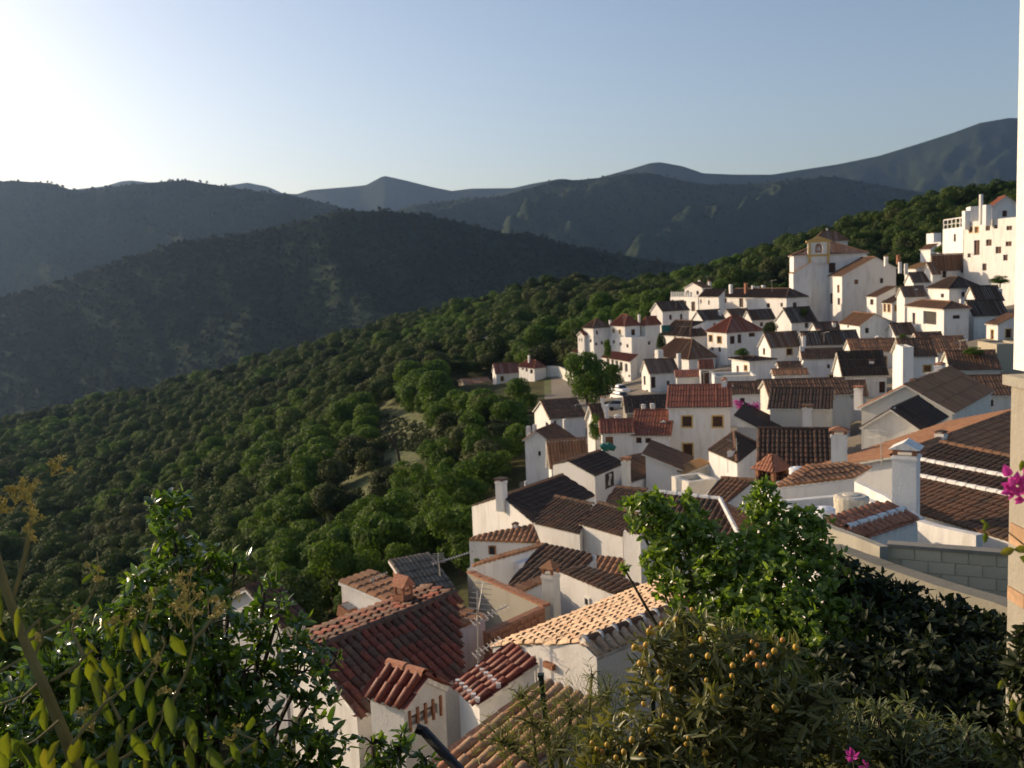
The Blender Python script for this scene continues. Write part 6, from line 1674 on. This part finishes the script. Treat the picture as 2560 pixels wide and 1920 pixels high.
shrub('corner_plant', 'small glossy green plant at the bottom edge beside the near red roof',
  [(930, 1860, 40, 6.0), (1000, 1870, 45, 6.0), (960, 1910, 60, 6.0), (1060, 1900, 35, 6.0)], 60, 5, .075, .42, M['leaf_gloss'], 71, 40, .2, .7, .6, cat='plant')
shrub('corner_shrub', 'small dark leafy shrub at the foot of the house corner at the right edge', [(2575, 1600, 36, 2.45), (2570, 1690, 55, 2.4), (2580, 1800, 60, 2.35), (2560, 1900, 60, 2.3), (2530, 1850, 30, 2.4)], 420, 5, .034, .45, M['leaf_dark'], 91, 0, .2, .5, .7)
# bougainvillea at the right edge, and its two flowers at the bottom
def bract(root, at, s_, n=6):
    for k in range(n):
        d = Vector((rt.gauss(0, 1), rt.gauss(0, .6), rt.gauss(0, 1))).normalized()
        leaf_object('bract', root, at + d * s_ * .15, d, -CF + CR * rt.uniform(-.5, .5) + CU * rt.uniform(-.5, .5), s_ * rt.uniform(.7, 1.1), s_ * rt.uniform(.5, .7), M['magenta'], .2, .35)
bg_ = empty('flower_spray', P(2600, 1500, 2.0), 'magenta bougainvillea spray with a thin twig against the white house corner', 'flower')
for x, y, s_ in ((2525, 1195, 34), (2540, 1215, 36), (2552, 1235, 36), (2556, 1190, 34), (2530, 1222, 28)): bract(bg_, P(x, y, 2.0), s_ / F * 2.0)
b = MB()
b.tube([P(2640, 1150, 2.0), P(2560, 1225, 2.0), P(2535, 1205, 2.0)], [.003, .002, .001], 5); b.tube([P(2640, 1420, 2.05), P(2560, 1362, 2.05), P(2510, 1322, 2.05), P(2470, 1318, 2.05)], [.002, .0018, .0014, .001], 5); b.tube([P(2640, 1700, 2.0), P(2540, 1760, 2.0), P(2505, 1695, 2.0)], [.002, .0018, .001], 5)
b.build('twig', M['twig'], bg_)
for (x, y, l_, an) in ((2500, 1385, 42, -110), (2535, 1375, 40, -95), (2548, 1392, 46, -60), (2468, 1305, 26, 20), (2462, 1330, 30, 0), (2450, 1300, 18, -60), (2505, 1700, 26, 20), (2530, 1745, 36, 0), (2548, 1775, 40, -20), (2556, 1150, 30, 10)):
    a = R(an); leaf_object('leaf', bg_, P(x, y, 2.0), -CU * math.cos(a) - CR * math.sin(a), -CF + CU * .3, l_ / F * 2.0, l_ / F * 2 * .5, M['leaf_big'], .1)
fl = empty('flower_spray', P(2140, 1990, 4.4), 'two magenta bougainvillea flowers low at the bottom edge of the garden', 'flower')
bract(fl, P(2130, 1890, 4.4), 20 / F * 4.4, 9); bract(fl, P(2162, 1914, 4.4), 15 / F * 4.4, 7)
b = MB(); b.tube([P(2140, 1990, 4.4), P(2132, 1895, 4.4)], [.004, .002], 5); b.tube([P(2150, 1990, 4.4), P(2162, 1915, 4.4)], [.004, .002], 5); b.build('twig', M['twig'], fl)
# big trees beside the village, each its own
def leafy_tree(x, ytop, ybot, wpx, D, kind, label, v, squash=1.0):
    base = P(x, ybot, D); hgt = (P(x, ytop, D) - base).z; rad = wpx / F * D / 2
    root = bpy.data.objects.new('tree', None); COL.objects.link(root); root.location = base; tag(root, label, 'tree')
    s_ = rad / 3.0; root.scale = (s_, s_, hgt / 6.0); root.rotation_euler = (0, 0, rt.uniform(0, 6))
    obj_me('crown', crown_me(kind, v, 0), root); obj_me('trunk', TRUNKS[v], root)
leafy_tree(1470, 880, 1045, 130, 150, 'b', 'large dark green roadside tree standing in front of the tower house and the road', 1)
leafy_tree(1655, 835, 905, 28, 172, 'f', 'slim green tree between the tower house and the dormer house', 2)
leafy_tree(1520, 850, 905, 24, 178, 'b', 'small leafy tree against the wall of the leftmost white house', 3)
leafy_tree(1925, 795, 850, 36, 156, 'o', 'round autumn-tinged tree beside the bright blank gable', 0)
leafy_tree(1490, 1038, 1118, 34, 89, 'b', 'bright green climbing shrub leaning on the sunlit house corner', 2)
leafy_tree(1855, 872, 894, 46, 138, 'b', 'bright green vine on the terrace of the rounded white house', 0)
leafy_tree(2258, 835, 858, 30, 126, 'b', 'bright green bush at the foot of the loggia house, left one', 1)
leafy_tree(2315, 838, 856, 56, 125, 'b', 'bright green bush spreading below the loggia house', 3)
leafy_tree(2435, 868, 892, 52, 101, 'b', 'bright green plants on the roof edge at the right of the village', 2)
leafy_tree(2470, 725, 790, 40, 150, 'f', 'dark green tree in the shade right of the black-roofed house', 0)
leafy_tree(2356, 612, 640, 40, 190, 'b', 'green shrub behind the low wall of the stepped huts', 1)
leafy_tree(2500, 690, 715, 50, 150, 'b', 'green shrub at the foot of the big bright hilltop house', 2)
leafy_tree(2008, 770, 800, 22, 170, 'f', 'tiny dark tree at the church corner', 3)
leafy_tree(1195, 1395, 1440, 22, 40, 'b', 'small bright shrub at the corner of the courtyard wall', 1)
# bare tree on the meadow
bt = empty('bare_tree', P(1005, 1165, 140), 'leafless dark tree standing on the small meadow of the slope', 'tree')
b = MB(); q = P(1005, 1165, 140); up_ = Vector((0, 0, 1))
b.tube([q - up_, q + Vector((-.6, 0, 2.5)), q + Vector((-1.0, 0, 4.5))], [.28, .2, .14], 6)
for k in range(12):
    e = q + Vector((-1.0 + rt.uniform(-2, 1.4), rt.uniform(-1, 1), rt.uniform(4.5, 7.5))); b.tube([q + Vector((-.8, 0, rt.uniform(2.5, 4.4))), e], [.09, .03], 4)
b.build('trunk', M['bark'], bt)
tb = MB()
for k in range(700):
    mp = [(935, 1030), (1075, 1060), (1090, 1140), (940, 1120)]; u_, v_ = rt.random(), rt.random()
    px = (mp[0][0] * (1 - u_) + mp[1][0] * u_) * (1 - v_) + (mp[3][0] * (1 - u_) + mp[2][0] * u_) * v_; py = (mp[0][1] * (1 - u_) + mp[1][1] * u_) * (1 - v_) + (mp[3][1] * (1 - u_) + mp[2][1] * u_) * v_
    rd = ray(px, py); D_ = 100.0
    while D_ < 240:
        q = rd * D_
        if ter_z(q.x, q.y) > q.z: break
        D_ += 1.0
    if D_ >= 240: continue
    z_ = ter_z(q.x, q.y)
    for j in range(5):
        a = rt.uniform(0, 6.28); s_ = rt.uniform(.2, .5); c_ = Vector((q.x + rt.uniform(-.3, .3), q.y + rt.uniform(-.3, .3), z_ - .05))
        tb.poly([c_ + Vector((math.cos(a), math.sin(a), 0)) * s_ * .6, c_ - Vector((math.cos(a), math.sin(a), 0)) * s_ * .6, c_ + Vector((rt.uniform(-.3, .3), rt.uniform(-.3, .3), 1)) * s_])
if tb.v: tag(tb.build('meadow_grass', M['meadow'], None, origin=P(1005, 1085, 145)), 'rough dry grass tufts on the small sloping meadow', kind='stuff')
# ------------------------------------------------------------------ small things
def antenna(x, ytop, ybot, D, label, arms, lean=.05, name='antenna'):
    t = P(x, ytop, D); bt_ = Vector((P(x, ybot, D).x, P(x, ybot, D).y, P(x, ybot, D).z)); root = empty(name, bt_, label, 'antenna')
    b = MB(); t = Vector((bt_.x - lean * (t.z - bt_.z), bt_.y, t.z)); b.tube([bt_, t], [.022, .016], 6); b.build('mast', M['metal'], root)
    for (fr_, ln, az_, el, nel, es) in arms:
        o = bt_ + (t - bt_) * fr_; d = Vector((math.cos(R(az_)) * math.cos(R(el)), math.sin(R(az_)) * math.cos(R(el)), math.sin(R(el))))
        s = d.cross(up_).normalized(); b = MB(); b.tube([o - d * ln * .2, o + d * ln], [.012, .012], 5); b.build('boom', M['metal'], root)
        b = MB()
        for i in range(nel):
            q = o + d * ln * (-.15 + 1.12 * i / (nel - 1)); w = es * (1 - .25 * i / nel)
            b.tube([q - s * w, q + s * w], [.009, .009], 4)
        b.build('elements', M['metal'], root)['kind'] = 'stuff'
antenna(1196, 1470, 1672, 21.5, 'tall television antenna with two grids of rods in front of the brick wall', [(.62, .75, 20, 18, 9, .22), (.70, .7, 65, 62, 8, .28), (.2, .6, 20, 25, 8, .2)], -.03)
antenna(1100, 1392, 1440, 27, 'television antenna with one long horizontal boom above the corrugated shed', [(.75, 1.0, 12, 12, 16, .12), (.8, .3, 95, 30, 6, .2)])
antenna(938, 1440, 1500, 28, 'thin little antenna beside the brick chimney of the near roof', [(.9, .45, 15, 20, 7, .1)])
antenna(2205, 1070, 1165, 40, 'dark antenna rods on the mast beside the big roof chimney', [(.95, .6, 180, 5, 7, .25), (.8, .5, 200, 0, 6, .2)])
antenna(1842, 1095, 1125, 58, 'old pale antenna on the black pyramid roof', [(.6, .6, 160, 20, 5, .2)])
for (x, y0, y1, D, w_) in ((1560, 790, 812, 186, 'tower house'), (1690, 748, 776, 196, 'long dark gable roof'), (1768, 690, 715, 210, 'terrace house'), (1930, 700, 728, 190, 'long white house'), (2160, 640, 668, 195, 'blank shaded gable'), (2205, 770, 800, 148, 'balcony-gap house'), (1840, 790, 815, 164, 'red-hipped house'), (1745, 850, 878, 162, 'brown-hipped house'),
                          (2060, 830, 856, 142, 'wide black ridge roof'), (2400, 850, 885, 111, 'brown roof beside the bright pillar'), (1760, 930, 964, 90, 'large red-roofed house'), (2320, 930, 962, 75, 'cream oval-window house'), (1960, 985, 1020, 82, 'black roof with the sloping wall top'), (1440, 1010, 1045, 118, 'wide brown roof with the solar tank'), (2430, 630, 655, 172, 'dark-door house')):
    antenna(x, y0, y1, D, 'thin television aerial above the ' + w_, [(.95, .9, 15, 5, 6, .3), (.8, .6, 170, 5, 5, .3)], 0)
antenna(1351, 697, 730, 420, 'grey lattice power mast on the skyline of the wooded hill', [(.9, 1.4, 0, 0, 2, .2)], 0, 'power_mast')
for (x, y0, y1, D, lb) in ((1217, 840, 940, 250, 'tall grey power pole in the wood left of the stone shed'), (1113, 925, 958, 240, 'short grey power pole on the slope beside the stone shed'), (1298, 885, 905, 225, 'short grey pole above the red-roofed cabin')):
    q0, q1 = P(x, y1, D), P(x, y0, D); b = MB(); b.tube([Vector((q1.x, q1.y, q0.z - 3)), q1], [.22, .16], 6); b.box((q1.x - .9, q1.y - .06, q1.z - .5), (q1.x + .9, q1.y + .06, q1.z - .35)); tag(b.build('power_pole', M['metal'], None, origin=q0), lb, 'pole')
b = MB(); q0, q1 = P(1384, 1990, 9.0), P(1352, 1690, 9.0); b.tube([q0, q1], [.026, .026], 8); b.box((q1.x - .03, q1.y - .03, q1.z + .002), (q1.x + .03, q1.y + .03, q1.z + .02)); tag(b.build('fence_post', M['green_paint'], None, origin=q0), 'dark green metal fence post in front of the mossy roof', 'fence post')
b = MB(); q0, q1 = P(1838, 1990, 9.0), P(1630, 1655, 8.6); b.tube([P(1634, 1850, 8.4), P(1630, 1655, 8.4)], [.022, .022], 8); tag(b.build('fence_post', M['green_paint'], None, origin=P(1634, 1850, 8.4)), 'dark green fence post half hidden among the yellow fruits', 'fence post')
b = MB(); b.tube([P(1180, 1960, 5.5), P(1060, 1828, 5.8), P(1040, 1820, 5.8)], [.03, .03, .03], 8); tag(b.build('handrail', M['black_paint'], None, True, origin=P(1120, 1900, 5.6)), 'thick black handrail slanting down at the bottom edge of the picture', 'handrail')
# chain-link netting between the posts
nb = MB(); A0, A1 = P(1352, 1700, 9.0), P(1632, 1660, 8.4)
for i in range(30):
    for sg in (-1, 1):
        t0 = i / 30.0; p0 = A0 + (A1 - A0) * t0; h_ = 1.0; t1 = t0 + sg * .36
        if not 0 <= t1 <= 1: continue
        p1 = A0 + (A1 - A0) * t1 - up_ * h_; nb.tube([p0, p1], [.0018, .0018], 3, 0, False)
tag(nb.build('wire_netting', M['metal'], None, origin=A0), 'thin wire netting strung between the green fence posts', 'netting', kind='thing')
# cars by the village road
def car(x, y, D, yaw, mat, label):
    q = P(x, y, D); root = empty('parked_car', q, label, 'car', 'cars parked on the village road'); T = Matrix.Translation(q) @ Matrix.Rotation(R(yaw), 4, 'Z')
    def loft(secs, nm, m_, par, sm=True):
        b = MB(); rg = [[T @ Vector((x_, y_, z_)) for x_, z_ in s_] for y_, s_ in secs]
        for a_, c_ in zip(rg[:-1], rg[1:]):
            for k in range(len(a_)): b.poly([a_[k], a_[(k + 1) % len(a_)], c_[(k + 1) % len(a_)], c_[k]])
        b.poly(rg[0][::-1]); b.poly(rg[-1]); return b.build(nm, m_, par)
    sec = lambda w, z0, z1: [(-w, z0), (w, z0), (w * 1.03, (z0 + z1) / 2), (w * .92, z1), (-w * .92, z1), (-w * 1.03, (z0 + z1) / 2)]
    bo = loft([(-2.0, sec(.70, .35, .75)), (-1.85, sec(.80, .25, .88)), (-.9, sec(.84, .22, .95)), (.9, sec(.84, .22, .98)), (1.8, sec(.80, .25, .95)), (1.98, sec(.72, .35, .8))], 'body', mat, root)
    loft([(-1.0, sec(.70, .95, .98)), (-.45, sec(.62, .95, 1.40)), (.9, sec(.62, .95, 1.43)), (1.6, sec(.70, .95, 1.0))], 'cabin_glass', M['glass'], root)
    loft([(-.42, sec(.58, 1.405, 1.44)), (.88, sec(.58, 1.435, 1.47))], 'roof', mat, root)
    for sx in (-1, 1):
        for yy in (-1.2, 1.2):
            b = MB(); b.tube([T @ Vector((sx * .70, yy, .3)), T @ Vector((sx * .87, yy, .3))], [.3, .3], 12); b.build('wheel', M['black_paint'], root)
car(1549, 984, 158, 28, M['whitepl'], 'white car parked uppermost on the road beside the arcade house')
car(1552, 1002, 153, 28, M['whitepl'], 'second white car parked just below the other on the village road')
car(1552, 1025, 140, 75, M['metal'], 'grey car parked on the lower bend of the village road')
q = P(1517, 1118, 83); b = MB(); b.tube([q + Vector((-.55 + .18 * i, 0, .12 * math.sin(i * 1.9))) for i in range(8)], [.2, .3, .33, .32, .33, .3, .28, .15], 8)
mt = plain('teal_tarpaulin', (.01, .13, .10), .5); tag(b.build('tarpaulin', mt, None, True, origin=q), 'teal green tarpaulin bundle on the roof terrace under the arched door', 'tarpaulin')
q = P(1655, 815, 176); b = MB(); b.box((q.x - .1, q.y - .05, q.z - 1.1), (q.x + 1.5, q.y + .05, q.z)); b.tube([(q.x - .1, q.y, q.z + .06), (q.x + 1.5, q.y, q.z + .06)], [.06, .06], 6); tag(b.build('awning', mt, None, origin=q), 'teal awning panel on the wall below the long-roofed gable house', 'awning')
road = MB(); rd_ = [(1500, 985, 165), (1545, 975, 163), (1590, 985, 158), (1600, 1010, 150), (1590, 1035, 140), (1545, 1045, 132)]
pr = [P(*q) for q in rd_]
for a_, c_ in zip(pr[:-1], pr[1:]):
    n = Vector((-(c_ - a_).y, (c_ - a_).x, 0)).normalized() * 2.6; road.poly([a_ + n, a_ - n, c_ - n, c_ + n])
asph = plain('grey_asphalt', (.09, .09, .092), .9); tag(road.build('road', asph), 'grey village road bend', kind='structure')
# flower pots glowing magenta between roofs
shrub('flower_bank', 'magenta flower bank on the wall top right of the large red-roofed house', [(1850, 1012, 10, 82), (1868, 1020, 14, 82), (1890, 1014, 12, 82), (1840, 1004, 7, 82)], 160, 4, .16, .6, M['magenta'], 81, 0, .2, .5, .8, cat='flowers')
